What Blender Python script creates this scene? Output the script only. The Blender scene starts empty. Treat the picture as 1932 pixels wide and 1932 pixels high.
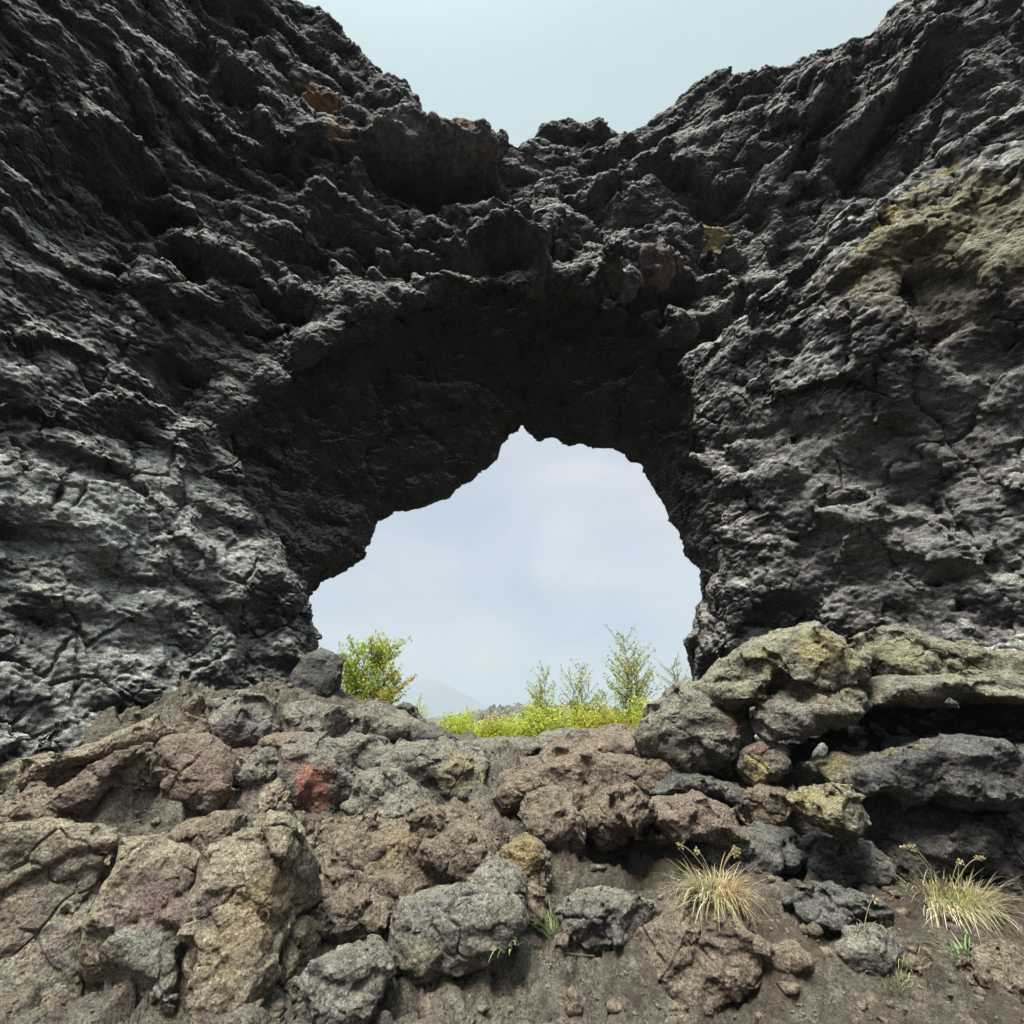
import bpy, math, random, time
import numpy as np
from concurrent.futures import ThreadPoolExecutor
from mathutils import Vector
from mathutils.bvhtree import BVHTree

T0 = time.time()
rng = np.random.default_rng(7)
random.seed(7)
SC = bpy.context.scene
COL = SC.collection
F32 = np.float32

# ------------------------------------------------------------------ camera, light, exposure
HALF = 0.95                       # tangent of the half field of view
PITCH = math.radians(21.7)
CAM = np.array([0.0, 0.0, 1.6])
cd = bpy.data.cameras.new("camera")
cam = bpy.data.objects.new("camera", cd)
COL.objects.link(cam)
cam.location = CAM
cam.rotation_euler = (math.pi / 2 + PITCH, 0, 0)
cd.sensor_width = 36
cd.lens = 18 / HALF
cd.clip_start = 0.05
cd.clip_end = 20000
SC.camera = cam
SC.view_settings.view_transform = 'Standard'
SC.view_settings.look = 'None'
SC.view_settings.gamma = 1
SC.view_settings.exposure = 2.2
SC.cycles.use_denoising = True
SC.cycles.denoiser = 'OPENIMAGEDENOISE'
SC.cycles.denoising_input_passes = 'RGB_ALBEDO_NORMAL'
SC.cycles.denoising_prefilter = 'ACCURATE'
SC.render.filter_size = 1.15
SC.cycles.max_bounces = 5
SC.cycles.volume_bounces = 1
SC.cycles.caustics_reflective = False
SC.cycles.caustics_refractive = False

SUN_EL, SUN_AZ = math.radians(57), math.radians(205)      # azimuth measured from +Y clockwise: behind the camera
sun_dir = Vector((math.sin(SUN_AZ) * math.cos(SUN_EL), math.cos(SUN_AZ) * math.cos(SUN_EL), math.sin(SUN_EL)))
sl = bpy.data.lights.new("sun", 'SUN')
sl.energy = 1.5
sl.angle = math.radians(16)
sl.color = (1.0, 0.96, 0.9)
so = bpy.data.objects.new("sun", sl)
COL.objects.link(so)
so.rotation_euler = sun_dir.to_track_quat('Z', 'Y').to_euler()
so.location = (0, -20, 40)

W = bpy.data.worlds.new("World")
SC.world = W
W.use_nodes = True
nt = W.node_tree
nt.nodes.clear()


class NG:
    """tiny node builder"""
    def __init__(s, tree):
        s.t = tree

    def n(s, typ, ins=None, **kw):
        nd = s.t.nodes.new(typ)
        for k, v in kw.items():
            setattr(nd, k, v)
        for k, v in (ins or {}).items():
            sock = nd.inputs[k]
            if isinstance(v, bpy.types.NodeSocket):
                s.t.links.new(v, sock)
            else:
                sock.default_value = v
        return nd

    def math(s, op, a, b=0.0, c=0.0, clamp=False):
        return s.n('ShaderNodeMath', {0: a, 1: b, 2: c}, operation=op, use_clamp=clamp).outputs[0]

    def mix(s, f, a, b, blend='MIX'):
        nd = s.n('ShaderNodeMix', data_type='RGBA', blend_type=blend)
        for sock, v in ((nd.inputs[0], f), (nd.inputs[6], a), (nd.inputs[7], b)):
            if isinstance(v, bpy.types.NodeSocket):
                s.t.links.new(v, sock)
            elif sock.type == 'RGBA':
                sock.default_value = tuple(v) + (1,) if len(v) == 3 else v
            else:
                sock.default_value = v
        return nd.outputs[2]

    def ramp(s, f, lo, hi, a=0.0, b=1.0):
        return s.n('ShaderNodeMapRange', {0: f, 1: lo, 2: hi, 3: a, 4: b}, clamp=True).outputs[0]

    def noise(s, vec, scale, detail=4, rough=0.55, dist=0.0):
        return s.n('ShaderNodeTexNoise', {'Vector': vec, 'Scale': scale, 'Detail': detail, 'Roughness': rough,
                                          'Distortion': dist}).outputs[0]


g = NG(nt)
SKY_K = 0.1
sky = g.n('ShaderNodeTexSky', sky_type='NISHITA', sun_disc=False, sun_elevation=SUN_EL, sun_rotation=SUN_AZ,
          air_density=1.0, dust_density=2.0, ozone_density=1.5)
tc = g.n('ShaderNodeTexCoord').outputs['Generated']
sep = g.n('ShaderNodeSeparateXYZ', {0: tc})
mp = g.n('ShaderNodeMapping', {'Vector': tc, 'Scale': (1.6, 1.6, 3.4), 'Location': (0.3, 0.0, 0.4)}).outputs[0]
c1 = g.ramp(g.noise(mp, 1.7, 4, 0.5, 0.6), 0.36, 0.66)
c2 = g.ramp(g.noise(mp, 3.1, 5, 0.55, 0.4), 0.35, 0.7)
cl = g.mix(c1, (2.75, 3.3, 4.1), (4.4, 4.5, 4.65))
cl = g.mix(g.math('MULTIPLY', c2, 0.45), cl, (3.3, 3.6, 4.0))
# a touch of turquoise where the cloud thins higher up
hi = g.ramp(sep.outputs[2], 0.55, 0.85)
cl = g.mix(g.math('MULTIPLY', hi, 0.85), cl, (3.5, 4.35, 4.4))
lo = g.ramp(sep.outputs[2], 0.0, 0.16, 1.0, 0.0)
cl = g.mix(g.math('MULTIPLY', lo, 0.6), cl, (3.6, 3.85, 4.15))
# unseen bright sky patch added overhead to light tops and bushes
ge, ga = math.radians(76), SUN_AZ
gd = (math.sin(ga) * math.cos(ge), math.cos(ga) * math.cos(ge), math.sin(ge))
dt = g.n('ShaderNodeVectorMath', {0: tc, 1: gd}, operation='DOT_PRODUCT').outputs['Value']
glow = g.math('POWER', g.math('MAXIMUM', dt, 0.0), 22.0)
glow = g.math('MULTIPLY_ADD', glow, 30.0, 1.0)
glow = g.math('MULTIPLY', glow, 0.385)
cl = g.n('ShaderNodeVectorMath', {0: cl, 'Scale': glow}, operation='SCALE').outputs[0]
skm = g.mix(0.97, sky.outputs[0], cl)
bg = g.n('ShaderNodeBackground', {'Color': skm, 'Strength': SKY_K})
wo = g.n('ShaderNodeOutputWorld', {'Surface': bg.outputs[0]})

# ------------------------------------------------------------------ helpers: pixels of the photograph (1932 wide) to points
SP, CP = math.sin(PITCH), math.cos(PITCH)
FPX = 966 / HALF


def ray(x, y):
    u, v = (x - 966) / FPX, (966 - y) / FPX
    return np.array([u, CP - v * SP, SP + v * CP])


def P(x, y, Y):
    d = ray(x, y)
    return CAM + d * (Y / d[1])


# ------------------------------------------------------------------ noise
_perm = rng.permutation(256).astype(np.int32)
_perm = np.concatenate([_perm, _perm, _perm])
_grad = rng.normal(size=(256, 3)).astype(F32)
_grad /= np.linalg.norm(_grad, axis=1, keepdims=True)
_rnd = rng.random((256, 8)).astype(F32)
POOL = ThreadPoolExecutor(4)


def _chunked(fn, p, chunk=60000):
    n = len(p)
    if n <= chunk:
        return fn(p)
    return np.concatenate(list(POOL.map(lambda i: fn(p[i:i + chunk]), range(0, n, chunk))))


def _perlin(p):
    i = np.floor(p).astype(np.int32)
    f = (p - i).astype(F32)
    i &= 255
    u = f * f * f * (f * (f * 6 - 15) + 10)
    res = None
    x0 = _perm[i[:, 0]]
    x1 = _perm[i[:, 0] + 1]
    out = []
    for xx, dx in ((x0, 0), (x1, 1)):
        for dy in (0, 1):
            h = _perm[xx + i[:, 1] + dy]
            for dz in (0, 1):
                g_ = _grad[_perm[h + i[:, 2] + dz]]
                out.append(g_[:, 0] * (f[:, 0] - dx) + g_[:, 1] * (f[:, 1] - dy) + g_[:, 2] * (f[:, 2] - dz))
    a = [out[k] + u[:, 2] * (out[k + 1] - out[k]) for k in (0, 2, 4, 6)]
    b = [a[k] + u[:, 1] * (a[k + 1] - a[k]) for k in (0, 2)]
    return (b[0] + u[:, 0] * (b[1] - b[0])) * 1.5


def perlin(p, s, off=0.0):
    return _chunked(_perlin, (p / s + off).astype(F32))


def ridged(p, s, off=0.0):
    return 1 - 2 * np.abs(perlin(p, s, off))


def _facet(p):
    """blocky rock: every Voronoi cell has its own tilted face; also returns the gap to the next cell"""
    i = np.floor(p).astype(np.int32)
    f = (p - i).astype(F32)
    best = np.full(len(p), 9, F32)
    sec = np.full(len(p), 9, F32)
    val = np.zeros(len(p), F32)
    for dx in (-1, 0, 1):
        for dy in (-1, 0, 1):
            for dz in (-1, 0, 1):
                h = _perm[_perm[_perm[(i[:, 0] + dx) & 255] + ((i[:, 1] + dy) & 255)] + ((i[:, 2] + dz) & 255)]
                r = _rnd[h]
                vx = f[:, 0] - dx - r[:, 0]
                vy = f[:, 1] - dy - r[:, 1]
                vz = f[:, 2] - dz - r[:, 2]
                d = vx * vx + vy * vy + vz * vz
                v = vx * (r[:, 3] - .5) + vy * (r[:, 4] - .5) + vz * (r[:, 5] - .5) + (r[:, 6] - .5) * 0.7
                m = d < best
                sec = np.where(m, best, np.minimum(sec, d))
                val = np.where(m, v, val)
                best = np.where(m, d, best)
    return np.stack([val, np.sqrt(sec) - np.sqrt(best)], 1)


def facet(p, s, off=0.0):
    r = _chunked(_facet, (p / s + off).astype(F32), 40000)
    return r[:, 0] * 2, r[:, 1]


def facet_c(p, s, off=0.0, w=0.22):
    """the same without steps, for displacing a surface"""
    v, e = facet(p, s, off)
    return v * sstep(e, 0, w), e


def flake(p, per, tilt, warp, off=0.0):
    """overlapping crusts: 1 just above each broken lip, falling to 0 at the next lip above it"""
    z = p[:, 2] - tilt * np.abs(p[:, 0] - 0.3)
    ph = z / per + warp * perlin(p, per * 1.7, off + 3.1) + 0.4 * warp * perlin(p, per * 0.6, off + 8.2)
    s = ph - np.floor(ph)
    k = perlin(p, per * 2.3, off + 1.7) * .5 + .75
    return np.minimum(1 - s, s / 0.13) * np.clip(k, 0.1, 1.3)


def sstep(x, a, b):
    t = np.clip((x - a) / (b - a), 0, 1)
    return t * t * (3 - 2 * t)


# ------------------------------------------------------------------ mesh helpers
def vnormals(v, q):
    d1 = v[q[:, 2]] - v[q[:, 0]]
    d2 = v[q[:, 3]] - v[q[:, 1]]
    n = np.cross(d1, d2)
    out = np.zeros_like(v)
    for k in range(3):
        out[:, k] = np.bincount(q.ravel(), np.repeat(n[:, k], 4), len(v))
    l = np.linalg.norm(out, axis=1, keepdims=True)
    return out / np.maximum(l, 1e-12)


def smooth(v, q, it=1, lam=0.5):
    n = len(v)
    a = np.concatenate([q[:, k] for k in range(4)])
    b = np.concatenate([q[:, (k + 1) % 4] for k in range(4)])
    cnt = np.bincount(a, minlength=n) + np.bincount(b, minlength=n)
    for _ in range(it):
        m = np.stack([(np.bincount(a, v[b, k], n) + np.bincount(b, v[a, k], n)) for k in range(3)], 1)
        v = v + lam * (m / np.maximum(cnt, 1)[:, None] - v)
    return v


def subdivide(v, q, sel=None):
    """split each selected quad in four"""
    if sel is None:
        sel = np.ones(len(q), bool)
    keep, s = q[~sel], q[sel]
    e = np.concatenate([np.stack([s[:, k], s[:, (k + 1) % 4]], 1) for k in range(4)])
    e.sort(axis=1)
    key = e[:, 0].astype(np.int64) * len(v) + e[:, 1]
    uk, inv = np.unique(key, return_inverse=True)
    a, b = uk // len(v), uk % len(v)
    mid = (v[a] + v[b]) / 2
    cen = v[s].mean(1)
    n0, n1, m = len(v), len(v) + len(uk), len(s)
    ed = n0 + inv.reshape(4, m)
    c = n1 + np.arange(m)
    nq = np.concatenate([np.stack([s[:, k], ed[k], c, ed[(k + 3) % 4]], 1) for k in range(4)])
    return np.concatenate([v, mid, cen]), np.concatenate([keep, nq]), len(keep)


def make_mesh(name, v, q, mat, parent=None, origin=None, stain=None):
    """v (N,3), q (M,4 or 3) world coordinates -> one linked mesh object"""
    v = np.asarray(v, float)
    q = np.asarray(q, np.int32)
    origin = v.mean(0) if origin is None else np.asarray(origin, float)
    me = bpy.data.meshes.new(name)
    k = q.shape[1]
    me.vertices.add(len(v))
    me.vertices.foreach_set('co', (v - origin).astype(F32).ravel())
    me.loops.add(q.size)
    me.loops.foreach_set('vertex_index', q.ravel())
    me.polygons.add(len(q))
    me.polygons.foreach_set('loop_start', np.arange(0, q.size, k, dtype=np.int32))
    if stain is None: stain = np.zeros((len(v), 4), F32)
    if stain is not None:
        at = me.color_attributes.new('stain', 'FLOAT_COLOR', 'POINT')
        at.data.foreach_set('color', stain.astype(F32).ravel())
    me.update(calc_edges=True)
    me.materials.append(mat)
    o = bpy.data.objects.new(name, me)
    COL.objects.link(o)
    o.location = origin
    if parent is not None:
        o.parent = parent
        o.location = origin - np.array(parent.location)
    return o


def tag(o, label=None, cat=None, group=None, kind=None):
    if label: o['label'] = label
    if cat: o['category'] = cat
    if group: o['group'] = group
    if kind: o['kind'] = kind
    return o


def empty(name, loc):
    o = bpy.data.objects.new(name, None)
    COL.objects.link(o)
    o.location = loc
    return o


# ------------------------------------------------------------------ materials
def rock_mat(name, dark, mid, light, lichen=(0.30, 0.29, 0.22), lich_amt=0.5, speck=0.5, bump=1.0, strat=0.0, bscale=1.0, fsc=13):
    m = bpy.data.materials.new(name)
    m.use_nodes = True
    m.node_tree.nodes.clear()
    g = NG(m.node_tree)
    geo = g.n('ShaderNodeNewGeometry')
    pos = geo.outputs['Position']
    nz = g.n('ShaderNodeSeparateXYZ', {0: geo.outputs['Normal']}).outputs[2]
    st = g.n('ShaderNodeMapping', {'Vector': pos, 'Scale': (1, 1, 1 + 2.2 * strat)}).outputs[0]
    big = g.ramp(g.noise(pos, 0.8, 5, 0.65, 0.6), 0.38, 0.62)
    med = g.ramp(g.noise(st, 2.6, 6, 0.65, 0.4), 0.36, 0.66)
    fin = g.ramp(g.noise(st, fsc, 8, 0.74, 0.4), 0.40, 0.66)
    mic = g.ramp(g.noise(st, 75, 3, 0.7), 0.40, 0.62)
    col = g.mix(g.math('MULTIPLY_ADD', big, 0.5, g.math('MULTIPLY', med, 0.5)), dark, mid)
    col = g.mix(g.math('MULTIPLY', fin, 0.75), col, light)
    # pale crustose lichen, thicker facing the sky; also paints in lit tops
    up = g.ramp(nz, -0.15, 0.75)
    lm = g.math('MULTIPLY', up, g.ramp(g.math('MULTIPLY_ADD', g.noise(pos, 9, 7, 0.75), 0.75,
                                              g.math('MULTIPLY', g.noise(pos, 1.1, 3, 0.6), 0.25)), 0.38, 0.58))
    col = g.mix(g.math('MULTIPLY', lm, lich_amt), col, lichen)
    # stains the stone has, with some light and shade painted in
    at = g.n('ShaderNodeAttribute', attribute_name='stain')
    sa = g.math('MULTIPLY', g.ramp(g.math('MULTIPLY_ADD', g.noise(pos, 7, 8, 0.8), 1.7, g.math('SUBTRACT', at.outputs['Alpha'], 0.86)), 0.28, 0.95), g.math('MULTIPLY', g.ramp(at.outputs['Alpha'], 0.0, 0.3), g.ramp(nz, -0.6, 0.15, 0.6, 1.0)))
    sa = g.math('MULTIPLY', sa, g.ramp(g.noise(st, 26, 6, 0.75), 0.36, 0.56, 0.35, 0.95))
    col = g.mix(sa, col, at.outputs['Color'])
    # grain of the crust
    gr = g.math('MULTIPLY_ADD', mic, speck, 1.0 - speck * 0.5)
    col = g.n('ShaderNodeVectorMath', {0: col, 'Scale': gr}, operation='SCALE').outputs[0]
    pit_shade = g.ramp(g.noise(st, 42, 4, 0.7, 0.5), 0.36, 0.47, 0.25, 1.0)  # shade of small pits painted in as darker colour
    col = g.n('ShaderNodeVectorMath', {0: col, 'Scale': pit_shade}, operation='SCALE').outputs[0]
    # sparse pale mineral specks
    vo = g.n('ShaderNodeTexVoronoi', {'Vector': pos, 'Scale': 16 * bscale})
    sp = g.math('LESS_THAN', vo.outputs['Distance'], 0.10)
    sp = g.math('MULTIPLY', sp, g.math('GREATER_THAN', g.n('ShaderNodeSeparateColor', {0: vo.outputs['Color']}).outputs[0], 0.72))
    col = g.mix(g.math('MULTIPLY', sp, 0.6), col, (0.5, 0.5, 0.47))
    b1 = g.noise(st, 16 * bscale, 8, 0.72, 0.3)
    b2 = g.noise(st, 60 * bscale, 5, 0.7)
    vb = g.n('ShaderNodeTexVoronoi', {'Vector': st, 'Scale': 34 * bscale}).outputs['Distance']
    hgt = g.math('MULTIPLY_ADD', b2, 0.4, g.math('MULTIPLY_ADD', vb, 0.25, b1))
    bm = g.n('ShaderNodeBump', {'Height': hgt, 'Strength': 1.0, 'Distance': 0.05 * bump / bscale})
    bs = g.n('ShaderNodeBsdfPrincipled', {'Base Color': col, 'Roughness': 0.92, 'Normal': bm.outputs[0],
                                          'Specular IOR Level': 0.25})
    g.n('ShaderNodeOutputMaterial', {'Surface': bs.outputs[0]})
    return m


M_ARCH = rock_mat('lava_wall', (0.017, 0.0145, 0.018), (0.041, 0.036, 0.040), (0.115, 0.106, 0.104), (0.66, 0.63, 0.55), 1.0, 1.1, 1.0, 0.6, fsc=20)
M_GREY = rock_mat('lava_grey', (0.040, 0.036, 0.034), (0.112, 0.097, 0.083), (0.35, 0.305, 0.25), (0.42, 0.37, 0.27), 0.6, 0.75, 1.3)
M_BROWN = rock_mat('lava_brown', (0.046, 0.034, 0.028), (0.132, 0.095, 0.071), (0.37, 0.285, 0.205), (0.40, 0.32, 0.21), 0.5, 0.75, 1.3)
M_TAN = rock_mat('lava_tan', (0.065, 0.050, 0.036), (0.205, 0.157, 0.108), (0.50, 0.41, 0.29), (0.46, 0.39, 0.26), 0.55, 0.75, 1.2)
M_LICH = rock_mat('lava_lichen', (0.035, 0.032, 0.028), (0.085, 0.075, 0.057), (0.25, 0.222, 0.16), (0.44, 0.395, 0.26), 0.75, 0.75, 1.3)
M_DARK = rock_mat('lava_dark', (0.024, 0.0225, 0.024), (0.055, 0.050, 0.049), (0.18, 0.165, 0.155), (0.32, 0.295, 0.22), 0.5, 0.75, 1.3)
# ------------------------------------------------------------------ the rock arch: a solid field, meshed
H = 0.08
X0, X1, Y0, Y1, Z0, Z1 = -12.0, 12.0, 3.0, 13.2, -0.4, 17.2
gx = np.arange(X0, X1, H, dtype=F32)
gy = np.arange(Y0, Y1, H, dtype=F32)
gz = np.arange(Z0, Z1, H, dtype=F32)

depth_pts = [  # pixel x, pixel y, distance of the face in front of the camera
    (-60, 1400, 4.9), (100, 1400, 5.7), (100, 1150, 5.7), (100, 900, 5.8), (300, 1330, 6.9), (300, 1050, 6.7), (300, 820, 6.7),
    (480, 1310, 8.0), (470, 1050, 7.7), (440, 850, 7.5), (-60, 1000, 5.0), (-60, 600, 4.9), (100, 600, 5.6), (300, 600, 6.4), (500, 600, 7.1),
    (-60, 300, 4.6), (100, 300, 5.2), (300, 300, 6.1), (500, 300, 6.9), (100, 40, 4.7), (300, 40, 5.6), (500, 40, 6.5), (700, 300, 7.4),
    (690, 90, 7.4), (840, 225, 7.4), (980, 270, 8.2), (1000, 350, 8.1), (850, 430, 7.8), (1000, 450, 7.7), (850, 520, 7.6), (1000, 530, 7.5),
    (700, 600, 7.4), (1150, 540, 7.6), (1250, 300, 7.9), (1300, 450, 7.6), (1400, 150, 7.6), (1600, 100, 6.8), (1840, 40, 5.7), (1990, 20, 5.2),
    (1600, 300, 6.9), (1840, 240, 6.1), (1500, 440, 7.3), (1350, 700, 7.4), (1640, 400, 6.8), (1850, 300, 6.0), (1990, 230, 5.5),
    (1600, 620, 6.3), (1840, 600, 5.3), (1840, 900, 5.5), (1600, 1000, 6.4), (1420, 1000, 7.3), (1390, 1200, 7.8), (1600, 1180, 6.8),
    (1840, 1180, 5.8), (1990, 900, 4.9), (1990, 600, 4.8), (1990, 1250, 5.2), (1600, 1400, 7.0), (1840, 1400, 6.4)]
A = np.array([np.append(P(x, y, d)[[0, 2]], d) for x, y, d in depth_pts])


def tps_fit(xy, val, reg=0.05):
    n = len(xy)
    r2 = ((xy[:, None] - xy[None]) ** 2).sum(-1)
    K = np.where(r2 > 0, r2 * np.log(np.maximum(r2, 1e-9)) / 2, 0) + reg * np.eye(n)
    Q = np.concatenate([np.ones((n, 1)), xy], 1)
    L = np.block([[K, Q], [Q.T, np.zeros((3, 3))]])
    return np.linalg.solve(L, np.concatenate([val, np.zeros(3)]))


def tps_eval(xy, w, pts):
    out = np.empty(len(pts))
    for i in range(0, len(pts), 20000):
        p = pts[i:i + 20000]
        r2 = ((p[:, None] - xy[None]) ** 2).sum(-1)
        out[i:i + 20000] = (np.where(r2 > 0, r2 * np.log(np.maximum(r2, 1e-9)) / 2, 0)) @ w[:len(xy)] + w[-3] + p @ w[-2:]
    return out


GX, GZ = np.meshgrid(gx, gz, indexing='ij')
wt = tps_fit(A[:, :2], A[:, 2])
Fm = tps_eval(A[:, :2], wt, np.stack([GX.ravel(), GZ.ravel()], 1)).reshape(GX.shape)
Fm = np.clip(Fm, 4.2, 9.0)


def depth_at(px, py):
    d = 7.0
    for _ in range(8):
        p = P(px, py, d)
        i = int(np.clip((p[0] - X0) / H, 0, len(gx) - 1))
        k = int(np.clip((p[2] - Z0) / H, 0, len(gz) - 1))
        d = 0.4 * d + 0.6 * Fm[i, k]
    return d


wob = (perlin(np.stack([GX.ravel(), 0 * GX.ravel() + 3.3, GZ.ravel()], 1), 1.1) * 0.35 +
       perlin(np.stack([GX.ravel(), 0 * GX.ravel() + 8.3, GZ.ravel()], 1), 0.45) * 0.16).reshape(GX.shape)
wob2 = (perlin(np.stack([GX.ravel(), 0 * GX.ravel() + 31.3, GZ.ravel()], 1), 0.9) * 0.3).reshape(GX.shape)
add = np.zeros_like(Fm)


def lip(pts, out, inn, up, dn):
    """an overhanging edge: the face above stands out, the face below is undercut"""
    w = np.array([P(x, y, depth_at(x, y))[[0, 2]] for x, y in pts])
    o = np.argsort(w[:, 0])
    w = w[o]
    zl = np.interp(GX, w[:, 0], w[:, 1])
    b = GZ + wob * 0.6 - zl
    win = sstep(GX + wob2 * .5, w[0, 0] - 0.1, w[0, 0] + 0.5) * (1 - sstep(GX + wob2 * .5, w[-1, 0] - 0.5, w[-1, 0] + 0.1))
    f = np.where(b > 0, -out * np.exp(-np.maximum(b, 0) / up), inn * np.exp(np.minimum(b, 0) / dn))
    np.add(add, f * win, out=add)


def niche(px, py, rx, ry, rot, dep, flip=False):
    """a hollow with a sharp brow that slopes out again below (or a knob when dep < 0)"""
    d = depth_at(px, py)
    c = P(px, py, d)
    sx = np.linalg.norm(P(px + 10, py, d)[[0, 2]] - c[[0, 2]]) / 10
    sz = np.linalg.norm(P(px, py - 10, d)[[0, 2]] - c[[0, 2]]) / 10
    r = math.radians(rot)
    dx, dz = (GX + wob2 * .6 - c[0]) / sx, (GZ + wob * .7 - c[2]) / sz
    a = (dx * math.cos(r) + dz * math.sin(r)) / rx
    b = (-dx * math.sin(r) + dz * math.cos(r)) / ry
    if flip: b = -b
    e = np.sqrt(np.maximum(1 - a * a, 0))
    top = e * 0.9
    prof = sstep(b, -1.1, top * 0.7) * (1 - sstep(b, top - 0.12, top + 0.06)) * sstep(e, 0, 0.55)
    np.add(add, dep * prof, out=add)


# overhanging edges read off the photograph
for L in [
    ([(670, 285), (740, 275), (800, 285), (860, 285), (920, 305), (975, 355)], .55, .9, .5, .8),
    ([(860, 470), (900, 440), (940, 430), (990, 436), (1050, 465), (1110, 440)], .25, .45, .35, .4),
    ([(870, 505), (930, 480), (1000, 500), (1060, 545), (1095, 566), (1130, 540), (1190, 548), (1240, 585)], .3, .3, .45, .5),
    ([(690, 480), (760, 470), (860, 470), (900, 480)], .25, .4, .4, .4),
    ([(430, 235), (470, 205), (500, 230), (545, 290), (585, 320)], .35, .55, .45, .6),
    ([(80, 195), (130, 190), (180, 215)], .35, .5, .4, .5),
    ([(60, 285), (140, 290), (200, 285), (280, 310), (340, 380)], .35, .6, .5, .8),
    ([(60, 430), (150, 420), (230, 400), (300, 430), (400, 480)], .3, .55, .5, .7),
    ([(330, 470), (400, 480), (470, 520), (540, 560)], .25, .45, .4, .5),
    ([(420, 560), (490, 545), (560, 560)], .3, .4, .4, .4),
    ([(220, 640), (270, 645), (330, 680), (385, 730)], .3, .5, .4, .6),
    ([(80, 790), (160, 780), (260, 770), (340, 790)], .35, .4, .4, .4),
    ([(320, 130), (390, 115), (440, 150), (500, 170)], .3, .5, .4, .5),
    ([(530, 150), (580, 165), (640, 180)], .25, .4, .3, .4),
    ([(1240, 320), (1300, 310), (1370, 330), (1420, 300)], .25, .4, .4, .5),
    ([(1300, 440), (1350, 430), (1420, 470), (1480, 470)], .3, .5, .35, .5),
    ([(1480, 330), (1520, 250), (1570, 185), (1640, 195)], .35, .5, .4, .6),
    ([(1600, 290), (1680, 200), (1740, 110), (1800, 70)], .3, .55, .4, .7),
    ([(1100, 400), (1160, 360), (1210, 390)], .25, .35, .35, .4),
    ([(1090, 290), (1150, 290), (1220, 310)], .25, .3, .3, .3),
    ([(1230, 600), (1270, 590), (1330, 610)], .2, .35, .4, .5),
    ([(90, 1185), (180, 1170), (260, 1150)], .12, .3, .3, .12),
    ([(1390, 1160), (1440, 1150), (1500, 1150), (1560, 1170)], .12, .3, .3, .3),
    ([(1560, 640), (1640, 600), (1700, 640)], .15, .4, .3, .5),
]:
    lip(L[0], L[1] * 1.7, L[2] * 1.75, L[3], L[4])
for N in [(250, 400, 110, 60, -15, .5), (170, 350, 90, 50, -10, .5), (620, 330, 60, 40, -30, .4), (640, 440, 70, 40, -10, .45), (560, 480, 60, 40, -20, .45),
          (420, 420, 60, 40, -30, .4), (1380, 390, 80, 50, 25, .45), (1330, 520, 60, 40, 10, .4), (1600, 340, 130, 70, 35, .5), (1450, 520, 90, 40, 40, .4),
          (1150, 450, 50, 30, -15, .35), (1300, 640, 45, 50, -50, .4), (430, 850, 35, 60, 20, .3), (350, 960, 60, 20, 0, .2), (1650, 690, 60, 50, -60, .35),
          (1560, 200, 60, 60, 40, .3), (1750, 200, 90, 60, 40, .4), (700, 360, 70, 40, 0, .3)]:
    niche(*N)
# the nearer buttress on the right ends in a shelf that faces the sky
bw = np.array([P(x, y, d)[[0, 2]] for x, y, d in [(1990, 250, 4.9), (1850, 300, 5.1), (1760, 340, 5.5), (1680, 400, 5.9), (1600, 460, 6.3), (1520, 540, 6.8), (1440, 640, 7.3)]])
o_ = np.argsort(bw[:, 0])
zb = np.interp(GX, bw[o_, 0], bw[o_, 1])
xb = sstep(GX, 2.6, 4.6)
add += -1.6 * (1 - sstep(GZ + wob * .7 - zb, -0.05, 0.35)) * xb * sstep(GZ - zb, -4.5, -1.0) + 1.1 * xb * sstep(GZ + wob * .7 - zb, 0.0, 0.4) * (1 - sstep(GZ - zb, .8, 3))
Fm = Fm + add
print('front', time.time() - T0)

# skyline
sky_px = [(300, -200), (560, -60), (640, 40), (690, 92), (735, 132), (765, 138), (812, 214), (880, 218), (902, 238), (945, 236), (966, 262), (990, 258),
          (1035, 222), (1075, 210), (1150, 215), (1168, 232), (1215, 222), (1240, 212), (1300, 160), (1370, 125), (1400, 128), (1450, 124), (1480, 130),
          (1530, 100), (1570, 84), (1640, 50), (1720, -20), (1850, -150)]
SK = np.array([P(x, y, 7.6)[[0, 2]] for x, y in sky_px])
Tm = np.interp(gx, SK[:, 0], SK[:, 1])
# depth-correct the skyline: the crest stands at the depth of the face there
for it in range(4):
    fz = np.array([Fm[i, int(np.clip((Tm[i] - Z0) / H, 0, len(gz) - 1))] for i in range(len(gx))])
    fz = np.convolve(np.pad(fz, 6, mode='edge'), np.ones(13) / 13, 'valid')
    pts = []
    for x, y in sky_px:
        d = 7.6
        for _ in range(6):
            d = np.interp(P(x, y, d)[0], gx, fz)
        pts.append(P(x, y, d)[[0, 2]])
    SK = np.array(pts)
    SK = SK[np.argsort(SK[:, 0])]
    Tm = np.interp(gx, SK[:, 0], SK[:, 1])
Tm = np.minimum(Tm, Z1 - 0.3)
Tp = np.stack([gx, 0 * gx, 0 * gx], 1)
Tm = Tm + 0.2 * perlin(Tp, 0.5, 3.3) + 0.14 * perlin(Tp, 0.21, 6.3)

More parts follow.
